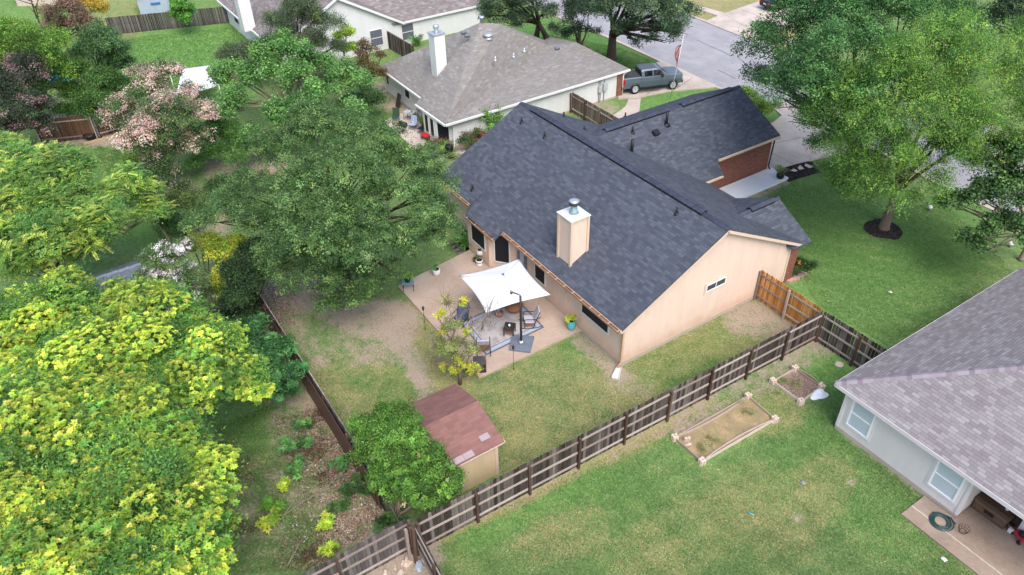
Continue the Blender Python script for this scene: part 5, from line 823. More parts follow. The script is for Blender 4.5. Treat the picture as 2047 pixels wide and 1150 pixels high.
# ================================================================ VEGETATION
LEAF = leafmat('leaf', .28); PETAL = leafmat('petal', .2, .7); BARK = wood('bark', [(.2, lin(58, 48, 42)), (.55, lin(92, 80, 70)), (.85, lin(126, 114, 102))]); PALEBARK = wood('pale_bark', [(.2, lin(112, 98, 84)), (.55, lin(148, 132, 116)), (.85, lin(176, 162, 146))]); MIDBARK = wood('mid_bark', [(.2, lin(84, 70, 60)), (.55, lin(122, 106, 92)), (.85, lin(150, 134, 120))]); TWIG = solid('twig_grey', lin(160, 144, 128), .9, .15)
def unit(a): return a/(np.linalg.norm(a, axis=-1, keepdims=True)+1e-9)
def g3(r, n): return r.normal(size=(n, 3))
class Fol:
    def __init__(s): s.V = []; s.C = []
    def leaves(s, r, c, t, nrm, L, W, col):
        "rhombic leaves: c base points, t direction, nrm normal"
        t = unit(t); sd_ = unit(np.cross(t, nrm)); L = np.asarray(L).reshape(-1, 1)*np.ones((len(c), 1)); W = np.asarray(W).reshape(-1, 1)*np.ones((len(c), 1)); up = unit(np.cross(sd_, t))
        mid = c+t*L*.45; v = np.stack([c, mid+sd_*W*.5+up*W*.12, c+t*L, mid-sd_*W*.5+up*W*.12], 1); s.V.append(v.reshape(-1, 3)); s.C.append(np.repeat(col, 4, 0))
    def build(s, name, mat, parent, off=None):
        V = np.concatenate(s.V).astype(np.float32); C = np.clip(np.concatenate(s.C), 0, 1); V = V-np.array(OFF[parent.name] if parent is not None else off, np.float32)
        n = len(V)//4; me = bpy.data.meshes.new(name); me.vertices.add(4*n); me.vertices.foreach_set('co', V.ravel()); me.loops.add(4*n); me.loops.foreach_set('vertex_index', np.arange(4*n, dtype=np.int32)); me.polygons.add(n); me.polygons.foreach_set('loop_start', np.arange(0, 4*n, 4, dtype=np.int32)); me.update(calc_edges=True)
        me.attributes.new('col', 'FLOAT_COLOR', 'POINT').data.foreach_set('color', np.concatenate([C, np.ones((len(C), 1))], 1).astype(np.float32).ravel()); me.materials.append(mat)
        o = bpy.data.objects.new(name, me); scene.collection.objects.link(o)
        if parent is not None: o.parent = parent
        else: o.location = tuple(off)
        return o
def pal(r, n, cols, jit=.12):
    w_ = np.array([c[1] for c in cols], float); i = r.choice(len(cols), n, p=w_/w_.sum()); c = np.array([lin(*k[0])[:3] for k in cols])[i]
    lum = c@np.array([.25, .65, .1]); c = c+(lum[:, None]-c)*.10
    return c*(1+r.normal(0, jit, (n, 1)))*(1+r.normal(0, jit*.35, (n, 3)))
def centres(r, blobs, n, shell, lowcut=-.45):
    "clump centres on the small lobes that make up each blob, with a loose fill inside"
    B = np.array(blobs, float); B[:, 3:] *= centres.bs; lob = []
    for b in B:
        k = max(5, min(14, int(4+b[3]*4))); d = unit(g3(r, k)); f = d[:, 2] < -.35; d[f, 2] *= -1; q = b[:3]+d*(.66+.30*r.random((k, 1)))*np.array([b[3], b[3], b[4]]); rr_ = b[3]*(.28+.24*r.random(k)); lob += [(*q[i], rr_[i], rr_[i]*.8) for i in range(k)]
    Lb = np.array(lob); w_ = Lb[:, 3]**1.7; i = r.choice(len(Lb), n, p=w_/w_.sum()); d = unit(g3(r, n)); f = d[:, 2] < lowcut; d[f, 2] *= -1
    q = shell+(1-shell)*r.random(n)**.5; q *= 1+.09*r.normal(size=n); c = Lb[i, :3]+d*q[:, None]*np.stack([Lb[i, 3], Lb[i, 3], Lb[i, 4]], 1); c[:, 2] = np.maximum(c[:, 2], .08)
    centres.tone = (1+r.normal(0, .16, len(Lb)))[i][:, None]
    return c, d
centres.bs = .86
def crown(F_, r, blobs, n, per, size, cols, style='leaf', cr=.3, shell=.55, up=.55, asp=.5, jit=.14, lowcut=-.45, subjit=.08):
    if style in ('leaf', 'spray') and per > 6: per = int(per*1.75); size = size*.72
    c, d = centres(r, blobs, n, shell, lowcut); cc = pal(r, n, cols, jit)*centres.tone; N = n*per; C = np.repeat(c, per, 0); D = np.repeat(d, per, 0); K = np.repeat(cc, per, 0)*(1+r.normal(0, subjit, (N, 1))); Z = np.array([0, 0, 1.])
    if style == 'leaf':
        o = g3(r, N)*cr*.55*np.array([1, 1, .7]); nrm = unit(D*.9+Z*up*.7+g3(r, N)*.42); t = unit(np.cross(nrm, g3(r, N))+D*.3); s_ = size*(.7+.6*r.random(N)); F_.leaves(r, C+o, t, nrm, s_, s_*asp, K)
    elif style == 'rosette':
        ax = unit(d*.55+Z*.8+g3(r, n)*.25); AX = np.repeat(ax, per, 0); h = unit(np.cross(AX, np.repeat(unit(g3(r, n)), per, 0))); b = np.cross(AX, h); a = np.tile(np.arange(per), n)*2.399+np.repeat(r.random(n)*6, per); lift = np.tile(np.linspace(.15, .75, per), n)
        t = unit(h*np.cos(a)[:, None]+b*np.sin(a)[:, None]+AX*lift[:, None]); s_ = np.repeat(size*(.7+.6*r.random(n)), per)*(1.1-.45*np.tile(np.linspace(0, 1, per), n)); F_.leaves(r, C+t*s_[:, None]*.18, t, unit(AX-t*.3), s_, s_*asp, K)
    elif style == 'frond':
        k = 9; a = r.random(N)*6.283; t = unit(np.stack([np.cos(a), np.sin(a), .25+.3*r.normal(size=N)], 1)+D*.6); Lf = cr*(.7+.6*r.random(N)); base = C+g3(r, N)*cr*.25
        for j in range(k):
            u = (j+1)/k; p = base+t*(Lf*u)[:, None]-Z*(.35*Lf*u*u)[:, None]; sd_ = unit(np.cross(t, Z)); s_ = size*(1-.45*abs(u-.5))
            for sg in (-1, 1): F_.leaves(r, p, unit(sd_*sg+t*.7-Z*.25), unit(Z+g3(r, N)*.2), np.full(N, s_), np.full(N, s_*asp), K*(1+r.normal(0, .07, (N, 1))))
    elif style == 'spray':
        a = unit(d*.7+Z*.75+g3(r, n)*.35); A_ = np.repeat(a, per, 0); u = np.tile(np.linspace(0, 1, per), n); Ls = np.repeat(cr*(.6+.8*r.random(n)), per); p = C+A_*(u*Ls)[:, None]+g3(r, N)*.05; t = unit(A_*.6+unit(np.cross(A_, g3(r, N)))*.9); s_ = size*(1.15-.6*u); F_.leaves(r, p, t, unit(Z+g3(r, N)*.5), s_, s_*asp, K)
    return c, d
def PB(blobs, fz=.75): return [(*P(b[0], b[1], b[2]), b[3], b[3]*(b[4] if len(b) > 4 else fz)) for b in blobs]
def limb(m, r, a, b, r0, r1, sag=.12, n=5):
    a, b = np.array(a, float), np.array(b, float); L = np.linalg.norm(b-a); mid = (a+b)/2+np.array([0, 0, sag*L])+r.normal(0, .04*L, 3); pts = [a*(1-t)**2+mid*2*t*(1-t)+b*t*t+(r.normal(0, .012*L, 3) if 0 < t < 1 else 0) for t in np.linspace(0, 1, n)]; m.tube(pts, list(np.linspace(r0, r1, n)), 6)
def tree(name, label, base, blobs, specs, tr=.18, th=1.6, nl=14, bark=None, seed=1, cat='tree', group='trees and shrubs', lean=(0, 0), stems=1, fz=.75, blossom=None, shrub=False, bs=.86):
    centres.bs = bs; r = np.random.default_rng(seed); base = np.array([base[0], base[1], 0.]); B = PB(blobs, fz); t = thing(name, label, cat, tuple(base), group); top = base+np.array([lean[0], lean[1], th]); ce = np.mean([b[:3] for b in B], 0)
    m = MB(); m.tint = .5
    for s_ in range(stems):
        o = np.array([0, 0, 0.]) if stems == 1 else np.append(r.normal(0, tr*1.3, 2), 0); tp = top+(0 if stems == 1 else np.append(r.normal(0, .35, 2), 0)); q = [base+o, base+o*.9+(0, 0, .15), base*.6+tp*.4+o*.6, tp]; m.tube(q, [tr*1.5, tr*1.1, tr*.9, tr*.75], 10)
        for k in range(nl//stems):
            b = B[(k*stems+s_) % len(B)]; e = np.array(b[:3])+r.normal(0, .22, 3)*b[3]*bs
            if e[2] < .5: continue
            limb(m, r, tp-(tp-base)*r.random()*.25, e, tr*.5, .02, .1)
            for j in range(2): e2 = e+unit(r.normal(size=3)+np.array([0, 0, .6]))*b[3]*.45*bs; e2[2] = max(e2[2], .3); mid = e*.6+tp*.4; limb(m, r, mid, e2, tr*.2, .012, .05, 4)
    m.build('stem' if shrub else 'trunk', bark or BARK, t); F_ = Fol()
    for sp in specs: crown(F_, r, B, **sp)
    F_.build('foliage' if shrub else 'crown', LEAF, t)
    if blossom:
        F_ = Fol()
        for sp in blossom: crown(F_, r, B, **sp)
        F_.build('blossom', PETAL, t)
    return t
def S(n, per, size, cols, **k): return dict(n=n, per=per, size=size, cols=cols, **k)
G = 'trees and shrubs in the yards'
YG = [((200, 214, 44), 4), ((178, 204, 46), 4), ((150, 188, 56), 3), ((212, 216, 70), 1.2)]; DG = [((78, 126, 58), 3), ((104, 156, 62), 3), ((136, 182, 62), 2.5)]
for k, (lb, base, bl, sd_) in enumerate((('yellow blooming tree spreading along the left edge below the grey roofed shed', P(170, 900), [(125, 625, 5.0, 1.7), (310, 650, 5.0, 1.7), (30, 690, 4.6, 2.0), (410, 700, 4.4, 1.4), (240, 720, 5.0, 2.0), (490, 745, 3.8, .9), (380, 770, 4.3, 1.6), (455, 775, 3.6, 1.2), (140, 775, 5, 2.0), (300, 800, 4.4, 1.5), (140, 585, 4.8, 1.0), (500, 780, 3.3, .8), (240, 620, 4.8, 1.2), (10, 640, 4.6, 1.2), (330, 610, 4.6, .9), (-30, 760, 4.6, 1.8), (60, 800, 4.8, 1.6), (200, 830, 4.6, 1.0), (-30, 680, 4.6, 1.6)], 21),
  ('yellow blooming tree filling the bottom left corner', P(200, 1180), [(90, 900, 6, 2.2), (240, 890, 6, 1.9), (350, 885, 5, 1.0), (390, 985, 5, 1.4), (290, 1020, 5.6, 1.9), (140, 1050, 6, 2.1), (370, 1085, 5, 1.3), (425, 945, 4.6, .75), (20, 1000, 6, 2), (250, 1150, 5.6, 1.9), (60, 1160, 6, 2.1), (360, 1160, 5, 1.2), (430, 1010, 4.5, .8), (300, 930, 5.6, 1.4), (-30, 920, 6, 1.8), (-30, 1080, 6, 2), (440, 1060, 4.4, .6), (180, 960, 6, 1.6)], 22))):
    tree('flowering_tree', lb, base, bl, [S(3600, 18, .15, DG, cr=.36, shell=.4, asp=.42), S(2400, 13, .13, [((112, 166, 60), 2), ((142, 186, 56), 2)], style='rosette', shell=.8, asp=.45)], 0.2, 2.2, 16, seed=sd_, group=G, bs=.98, blossom=[S(14500, 12, .096, YG, style='rosette', shell=.88, asp=.62, lowcut=-.1), S(160, 12, .10, [((206, 204, 70), 2), ((216, 214, 90), 1)], style='rosette', shell=.9, asp=.6, lowcut=0)])
OAK = [((66, 98, 54), 3), ((84, 120, 62), 4), ((106, 144, 74), 3), ((132, 166, 92), 1.8), ((152, 182, 92), .8)]
tree('oak_tree', 'large dark green oak spreading between the two patios', P(690, 545), [(650, 280, 7.6, 1.9), (570, 325, 6.8, 1.7), (735, 300, 7.2, 1.8), (815, 340, 6.4, 1.6), (862, 380, 5.4, 1.2), (865, 440, 4.6, 1.3), (795, 415, 6, 1.8), (690, 370, 7.2, 2.0), (600, 400, 6.8, 1.7), (510, 390, 5.8, 1.5), (440, 425, 5, 1.3), (400, 445, 4.4, .8), (520, 455, 5, 1.5), (620, 480, 5.6, 1.8), (750, 490, 5, 1.8), (830, 495, 4, 1.2), (700, 565, 3.2, 1.3), (690, 600, 2.4, .9), (610, 550, 3.4, 1.5), (785, 545, 2.8, .7), (690, 450, 6.2, 1.6), (560, 520, 3.8, 1.3), (660, 600, 2.2, .8), (730, 590, 2.4, .9)],
 [S(7600, 15, .13, OAK, cr=.2, shell=.6, asp=.5), S(1500, 13, .1, [((92, 128, 62), 2), ((126, 160, 80), 1.2), ((66, 98, 52), 3)], style='spray', cr=.75, shell=.88, asp=.42, lowcut=-.1)], .3, 2.6, 24, seed=23, group=G, bs=1.0)
MAP = [((94, 146, 66), 3), ((116, 168, 80), 3), ((142, 190, 94), 2), ((74, 120, 58), 2)]
tree('maple_tree', 'bright green tree with pale limbs beyond the large oak', P(580, 262), [(540, 110, 5, 1.5), (600, 100, 5.5, 1.4), (510, 150, 4.2, 1.5), (580, 150, 4.5, 1.5), (455, 155, 3.6, 1.4), (640, 130, 4.5, 1.1), (480, 200, 3.2, 1.4), (435, 230, 3, 1.2), (560, 80, 5.6, .9)], [S(1300, 16, .22, MAP, cr=.38, shell=.5, asp=.6)], .16, 2, 16, PALEBARK, seed=24, group=G, bs=.74)
tree('maple_tree', 'bright green tree close against the far side of the large oak', P(640, 300), [(645, 195, 4.2, 1.5), (580, 222, 4, 1.5), (700, 225, 3.6, 1.0), (545, 232, 3.6, 1.1), (620, 240, 3.6, 1.4), (690, 150, 4.6, 1.0), (715, 165, 4, 1.0), (500, 270, 2.4, .9)], [S(1000, 16, .22, MAP, cr=.36, shell=.5, asp=.6)], .14, 1.8, 14, PALEBARK, seed=25, group=G, bs=.76)
GG = [((84, 104, 72), 3), ((104, 122, 88), 3), ((122, 138, 98), 2), ((66, 84, 58), 2), ((128, 150, 70), 1)]
tree('juniper_tree', 'grey green tree in front of the white gabled house', P(600, 185), [(600, 45, 6, 2.1), (560, 65, 5, 1.9), (650, 65, 5, 1.6), (540, 100, 3.5, 1.5), (620, 100, 4, 1.7), (680, 95, 3.4, 1.0), (500, 110, 2.8, 1.2), (590, 15, 7, 1.6), (465, 105, 2.0, 1.0), (690, 140, 2.6, 1.1), (660, 170, 2, 1.2)], [S(2600, 16, .16, GG, cr=.34, shell=.5, asp=.35)], .16, 1.6, 14, seed=26, group=G)
tree('shrub', 'yellow green shrub against the white gabled house', P(692, 135), [(690, 70, 3.6, .8), (685, 92, 2.8, .7), (705, 100, 2.2, .6)], [S(240, 14, .2, [((160, 196, 50), 2), ((190, 210, 70), 1), ((120, 170, 50), 1)], cr=.25, asp=.5)], .08, 1.4, 6, seed=27, group=G, shrub=True, cat='shrub')
tree('bronze_tree', 'thin reddish brown tree at the corner of the grey hip roof', P(745, 205), [(735, 105, 4.2, .8), (752, 140, 3.2, .7), (722, 128, 3.6, .6), (765, 150, 2.8, .5), (728, 90, 4.6, .5), (760, 115, 3.8, .4)], [S(240, 12, .17, [((104, 76, 54), 3), ((128, 98, 62), 2), ((110, 112, 56), 2)], cr=.28, asp=.5)], .08, 2, 10, seed=28, group=G)
PINK = [((224, 186, 172), 3), ((232, 200, 182), 3), ((212, 168, 160), 2), ((232, 212, 186), 1.5)]; CGR = [((76, 108, 60), 3), ((98, 132, 66), 3), ((120, 150, 76), 1.5), ((56, 80, 50), 1.5)]
tree('crape_myrtle', 'pale pink blossoming tree in front of the white tent', P(305, 350), [(300, 190, 5.4, 1.5), (252, 232, 4.4, 1.4), (340, 232, 5, 1.8), (300, 272, 4, 1.8), (388, 240, 4.2, 1.4), (242, 212, 4.6, .9), (335, 150, 6, 1.0), (282, 150, 6, .8), (385, 190, 5, 1.0), (330, 310, 2.6, 1.4), (395, 285, 3, 1.2), (315, 340, 1.6, 1.0), (225, 245, 3.8, .7)], [S(1700, 15, .16, CGR, cr=.32, shell=.45, asp=.45)], .1, 1.3, 16, PALEBARK, seed=29, group=G, stems=3, blossom=[S(900, 15, .125, PINK, cr=.27, shell=.95, asp=.85, lowcut=-.05), S(160, 14, .12, PINK, cr=.2, shell=.85, asp=.8)])
DPK = [((150, 122, 122), 3), ((168, 136, 132), 2), ((136, 104, 106), 2)]
tree('crape_myrtle', 'dark pink-tinged tree at the left edge above the yellow green feathery tree', P(40, 300), [(40, 165, 5, 1.7), (18, 222, 4, 1.7), (68, 222, 4, 1.4), (48, 130, 6, 1.2), (84, 252, 2.8, .9), (-20, 180, 5, 1.8), (20, 265, 2.6, 1.2)], [S(1300, 15, .17, [((48, 68, 48), 3), ((66, 86, 58), 3), ((84, 84, 70), 2)], cr=.34, shell=.45, asp=.45)], .12, 1.4, 12, seed=30, group=G, stems=2, blossom=[S(380, 16, .13, DPK, cr=.3, shell=.9, asp=.8, lowcut=-.1)])
tree('broadleaf_tree', 'yellow green tree at the top left below the far lawn', P(80, 220), [(60, 110, 6, 2.2), (112, 95, 6, 1.6), (20, 85, 6.6, 2.0), (135, 140, 4.4, 1.4), (60, 155, 4.6, 1.8), (-20, 120, 6, 2.0), (100, 160, 3.6, 1.3), (130, 185, 2.8, .9), (80, 200, 2.6, .9)], [S(1700, 15, .21, [((98, 142, 40), 3), ((122, 166, 48), 3), ((72, 112, 40), 2), ((148, 182, 60), 1.2)], cr=.4, shell=.5, asp=.4)], .16, 2, 14, seed=31, group=G)
tree('broadleaf_tree', 'grey green tree left of the bright far lawn', P(215, 190), [(212, 92, 5, 1.5), (238, 112, 4, 1.2), (190, 66, 6, 1.0), (228, 148, 3, 1.1), (172, 104, 4.4, 1.0), (250, 130, 3, .7)], [S(1000, 15, .19, [((82, 124, 62), 3), ((106, 144, 80), 3), ((66, 98, 60), 2)], cr=.34, asp=.42)], .13, 1.7, 12, seed=32, group=G)
tree('shrub', 'dense deep green shrub over the dark bit of brown fence', P(200, 275), [(200, 165, 3.4, 1.3), (188, 205, 2.4, 1.2), (228, 192, 2.2, 1.0), (176, 232, 1.5, .8), (222, 238, 1.4, .8), (150, 190, 2.6, 1.0), (248, 178, 2.4, 1.0), (160, 152, 3.4, 1.2), (128, 225, 1.8, .9), (245, 215, 1.6, .8)], [S(1700, 15, .18, [((66, 110, 48), 3), ((90, 136, 58), 2), ((126, 160, 62), 1)], cr=.32, asp=.5)], .1, 1, 8, seed=33, group=G, shrub=True, cat='shrub')
tree('bronze_tree', 'reddish brown leaved tree below the pinkish far wall', P(140, 112), [(130, 30, 5, 1.6), (160, 55, 4, 1.3), (112, 60, 4, 1.1), (178, 72, 3.2, 1.0)], [S(650, 14, .19, [((136, 104, 88), 3), ((160, 128, 108), 2), ((112, 110, 66), 2)], cr=.36, asp=.5)], .13, 1.6, 12, seed=34, group=G)
tree('broadleaf_tree', 'golden yellow tree at the top edge of the far lawn', P(182, 62), [(172, 4, 4.6, 1.3), (194, 22, 3.6, .9), (155, -5, 4.6, 1.0)], [S(380, 14, .2, [((224, 190, 66), 3), ((206, 176, 56), 2), ((180, 170, 60), 1)], cr=.34, asp=.5)], .1, 1.5, 8, seed=35, group=G)
m = MB(); m.tint = .2; rr = np.random.default_rng(3); q = P(88, 60); limb(m, rr, q, q+(0, 0, 3.4), .12, .03, 0)
for k in range(7): limb(m, rr, q+(0, 0, 1.2+.3*k), q+(rr.normal(0, .9), rr.normal(0, .9), 2.4+.35*k), .05, .012, .05, 4)
tag(m.build('bare_tree', BARK, None, q), 'small bare dark tree below the pinkish far wall', 'tree', G)
tree('shrub', 'bright green bush growing against the far grey fence', P(366, 55), [(364, 12, 2.6, 1.0), (372, 34, 1.6, .9), (356, 26, 2.0, .7)], [S(420, 15, .2, [((92, 160, 46), 3), ((126, 190, 60), 2), ((62, 112, 40), 1.5)], cr=.3, asp=.55)], .08, .8, 6, seed=36, group=G, shrub=True, cat='shrub')
FE = [((158, 192, 72), 2.8), ((190, 210, 78), 2.2), ((122, 168, 76), 3), ((210, 218, 86), 1.1), ((94, 142, 68), 2.3)]
tree('feathery_tree', 'yellow green feathery leaved tree at the left edge above the grey roofed shed', P(130, 610), [(50, 345, 6.2, 1.5), (120, 340, 6.2, 1.2), (160, 345, 6, 1.0), (60, 400, 5.6, 1.7), (150, 400, 5.4, 1.6), (255, 372, 5, 1.0), (292, 400, 4, .8), (40, 480, 4.5, 1.7), (130, 470, 4.8, 1.6), (220, 448, 4.5, 1.4), (295, 430, 3.5, .8), (100, 515, 3.5, 1.2), (175, 495, 3.5, 1.0), (30, 540, 3, 1.1), (325, 428, 3.2, .5), (0, 320, 6.2, 1.2), (-20, 420, 5.4, 1.6)], [S(1500, 5, .13, FE, style='frond', cr=.5, shell=.6, asp=.38), S(1800, 10, .19, [((84, 132, 62), 2), ((110, 158, 68), 2), ((136, 178, 72), 1)], cr=.4, shell=.4, asp=.4)], .16, 2.2, 16, PALEBARK, seed=37, group=G, bs=.86, fz=.95)
tree('crape_myrtle', 'white blossoming tree beside the grey roofed shed', P(350, 655), [(340, 522, 3.2, 1.1), (302, 560, 2.8, .8), (382, 552, 3, .95), (350, 588, 2.4, .95), (398, 600, 2, .7), (312, 510, 3.4, .5), (372, 500, 3.6, .6)], [S(800, 15, .14, [((98, 128, 72), 3), ((120, 148, 88), 3), ((78, 106, 60), 2)], cr=.28, asp=.42)], .07, 1.1, 10, PALEBARK, seed=38, group=G, stems=3, blossom=[S(200, 14, .10, [((232, 226, 228), 3), ((220, 206, 208), 1), ((214, 192, 170), .7)], cr=.12, shell=.92, asp=.8, lowcut=0)])
tree('shrub', 'golden leaved privet beyond the white blossoming tree', P(430, 610), [(412, 492, 2.9, .6), (442, 515, 2.8, .7), (470, 492, 3, .55), (450, 552, 2.2, .65), (430, 590, 1.3, .6), (395, 488, 2.8, .4)], [S(760, 15, .15, [((206, 212, 40), 3), ((160, 198, 40), 2), ((222, 210, 60), 1.5), ((104, 158, 44), 1.4)], cr=.3, asp=.5)], .06, .8, 8, seed=39, group=G, shrub=True, cat='shrub')
tree('shrub', 'dark green shrubs massed behind the brown rear fence below the oak', P(520, 640), [(500, 520, 3.2, 1.2), (502, 575, 2.4, 1.1), (475, 600, 2, .9), (535, 515, 3, .9), (495, 628, 1.2, .7), (450, 640, 1.0, .6), (480, 550, 2.8, .9)], [S(1500, 15, .15, [((44, 70, 40), 3), ((58, 88, 46), 3), ((80, 112, 58), 1.4)], cr=.3, asp=.5)], .09, .9, 10, seed=40, group=G, shrub=True, cat='shrub')
for k, (lb, bx, bl, c_) in enumerate((('low dark shrub below the pale pink blossoms', (330, 400), [(340, 362, 1.8, 1.1), (300, 360, 2, 1.1), (375, 385, 1.3, .9)], [((66, 94, 54), 3), ((90, 120, 62), 2), ((196, 172, 158), .35)]), ('olive shrub between the feathery tree and the oak', (370, 430), [(370, 418, 1.3, 1.0), (345, 405, 1.4, .8), (400, 400, 1.2, .9)], [((104, 128, 60), 2), ((128, 150, 66), 2), ((80, 104, 54), 2)]), ('bright weedy shrub left of the bright green trees', (455, 305), [(460, 285, 1.4, 1.0), (430, 310, 1.2, .9), (490, 300, 1.2, .8), (400, 330, 1.2, .8)], [((96, 152, 56), 3), ((120, 172, 70), 2), ((74, 118, 50), 1.5)]), ('yellow green shrub by the timber edging below the red bricks', (275, 345), [(268, 325, 1.0, .7), (285, 340, .8, .6)], [((130, 164, 60), 2), ((90, 128, 56), 2)]), ('green weeds between the oak and the yellow privet', (370, 470), [(370, 455, 1.0, .8), (340, 440, 1.0, .7)], [((84, 124, 56), 2), ((64, 96, 48), 2)]))): tree('shrub', lb, P(*bx), bl, [S(420, 14, .15, c_, cr=.3, asp=.45)], .05, .5, 5, seed=50+k, group=G, shrub=True, cat='shrub')
for k, (lb, bx, bl, c_) in enumerate((('bright shrub between the oak and the curved bed edge', (520, 320), [(505, 300, 1.4, 1.0), (540, 285, 1.6, .9), (470, 318, 1.2, .8)], [((98, 148, 66), 3), ((122, 168, 80), 2), ((78, 122, 56), 1.5)]), ('mid green shrub under the low limbs of the bright green tree', (430, 280), [(430, 268, 1.8, 1.0), (400, 290, 1.4, .9), (455, 255, 2.0, .8)], [((84, 134, 58), 3), ((108, 156, 72), 2)]), ('leafy shrub against the oak beside the weedy dirt path', (455, 380), [(450, 372, 1.5, .9), (425, 385, 1.2, .8), (480, 360, 1.7, .8)], [((80, 116, 58), 3), ((104, 142, 72), 2), ((62, 92, 48), 1)]), ('grey green shrub at the far edge of the bright lawn', (480, 130), [(480, 112, 1.6, 1.2), (450, 120, 1.2, 1.0), (510, 130, 2, 1.0)], [((104, 124, 88), 3), ((124, 146, 98), 2)]), ('green shrubs beside the hip roofed house corner', (735, 215), [(730, 195, 1.8, 1.0), (705, 205, 1.8, .9), (750, 205, 1.3, .7)], [((72, 108, 58), 3), ((92, 132, 70), 2), ((116, 156, 84), 1)]))): tree('shrub', lb, P(*bx), bl, [S(520, 14, .16, c_, cr=.3, asp=.45)], .05, .5, 5, seed=140+k, group=G, shrub=True, cat='shrub')
# street side
SO = [((72, 102, 70), 3), ((92, 124, 84), 3), ((114, 144, 98), 2), ((150, 162, 106), .9), ((56, 80, 56), 1.6)]
tree('oak_tree', 'street oak with a thick dark trunk beside the pickup truck', P(1222, 117), [(1225, 20, 5, 2.0), (1290, 20, 6, 2.2), (1335, 42, 5, 2.0), (1262, 50, 4.2, 1.4), (1326, 68, 3.6, 1.3), (1362, 58, 3.8, .9), (1205, 30, 4.5, 1.2), (1300, -20, 7, 2.3), (1240, -15, 6.5, 2.2), (1275, 84, 2.7, .6), (1350, 20, 6, 1.6), (1300, 75, 3, .7)], [S(2000, 15, .2, SO, cr=.34, shell=.5, asp=.45)], .4, 2.4, 18, seed=60, group=G)
tree('oak_tree', 'street oak with a forked trunk behind the grey hip roof', P(1080, 80), [(1000, 15, 4.5, 1.7), (1050, 10, 5, 1.9), (1020, 48, 3.2, 1.0), (1085, 28, 4, 1.3), (982, 32, 3.6, 1.0), (1060, -20, 6, 2.0), (1035, 40, 3.6, 1.0), (990, -10, 5.6, 1.6)], [S(1200, 15, .2, SO, cr=.34, shell=.5, asp=.45)], .26, 1.8, 14, seed=61, group=G, stems=2)
tree('oak_tree', 'dark many stemmed tree between the two street oaks', P(1160, 92), [(1140, 30, 4, 1.4), (1160, 58, 2.8, .9), (1112, 62, 2.6, .7), (1175, 12, 5, 1.5), (1130, -10, 5, 1.8), (1190, 65, 2.2, .5), (1140, 70, 2, .7)], [S(800, 15, .19, [((58, 84, 58), 3), ((76, 104, 70), 2), ((94, 122, 82), 1)], cr=.34, asp=.45)], .09, 1.6, 16, seed=62, group=G, stems=5)
BR = [((62, 108, 52), 3), ((80, 132, 62), 3), ((100, 152, 76), 2.4), ((48, 86, 44), 2), ((118, 166, 88), 1)]
tree('broadleaf_tree', 'large dark green broadleaf tree overhanging the street', P(1692, 364), [(1560, 110, 8, 2.3), (1640, 60, 9.5, 2.7), (1750, 40, 10, 2.8), (1850, 60, 9, 2.7), (1545, 185, 6, 1.8), (1620, 180, 8, 2.6), (1700, 140, 9.5, 2.8), (1512, 150, 6.2, .9), (1605, 232, 5.6, 1.3), (1670, 240, 7, 1.8), (1905, 115, 8.5, 2.2), (1590, 25, 9, 1.6), (1650, 285, 4.5, .8), (1800, 0, 10, 2.4), (1700, 5, 10.4, 2.2), (1580, 160, 7.5, 1.6)], [S(4600, 15, .18, BR, cr=.34, shell=.55, asp=.5)], .3, 3.0, 22, seed=63, group=G, bs=.92)
WB = [((90, 138, 50), 3), ((112, 158, 56), 3), ((142, 182, 66), 1.6), ((68, 108, 44), 2.6), ((170, 182, 82), .4)]
tree('willow_oak', 'tall yellow green tree with a pale trunk on the front lawn', P(1766, 457), [(1690, 235, 7.6, 2.0), (1780, 160, 9.5, 2.4), (1880, 110, 10, 2.2), (1960, 150, 9, 2.4), (1705, 315, 6, 1.9), (1685, 335, 5, 1.2), (1660, 290, 5.5, .8), (1800, 260, 8, 2.5), (1900, 230, 8, 2.3), (2000, 240, 7.5, 2.2), (1745, 370, 5, 1.7), (1825, 355, 5, 1.7), (1895, 315, 5.5, 1.5), (1955, 320, 5.2, 1.4), (2040, 180, 8, 1.8), (1690, 370, 4, .9), (1815, 405, 3.6, .7), (2040, 110, 9, 2.0), (1720, 200, 8.5, 1.4), (1880, 290, 6.6, 1.7), (1935, 265, 7, 1.7), (1995, 310, 6, 1.3), (1850, 205, 8.6, 1.8), (1760, 290, 7, 1.5)], [S(8800, 13, .15, WB, cr=.34, shell=.5, asp=.36), S(900, 14, .15, [((140, 184, 60), 3), ((164, 200, 70), 2)], style='spray', cr=.6, shell=.86, asp=.36, lowcut=-.1)], .27, 2.6, 10, MIDBARK, seed=64, group=G, bs=.95, lean=(-.1, .25))
tree('pear_tree', 'dark open crowned tree with pale branches at the right edge', P(2040, 520), [(1965, 400, 4.4, 1.1), (2030, 385, 5, 1.3), (2000, 455, 3.4, 1.0), (1935, 485, 2.7, .7), (2047, 470, 3.4, 1.0), (1905, 405, 3.6, .7), (2060, 330, 6, 1.8), (1970, 500, 2.4, .6), (1990, 350, 5.4, 1.0)], [S(900, 13, .2, [((68, 106, 52), 3), ((92, 132, 64), 3), ((130, 168, 90), 1.6), ((54, 86, 46), 1.6)], cr=.34, asp=.65)], .13, 1.5, 18, PALEBARK, seed=65, group=G)
tree('oak_tree', 'very dark tree at the top right corner', P(2030, 135), [(1985, 45, 6, 1.9), (2040, 30, 7, 2.2), (1990, -10, 8, 2.6), (2047, 85, 5, 1.5), (2080, 0, 8, 2.5)], [S(1300, 14, .2, [((40, 62, 46), 3), ((60, 86, 62), 2), ((84, 110, 80), 1.3)], cr=.36, asp=.35)], .3, 2, 12, seed=66, group=G)
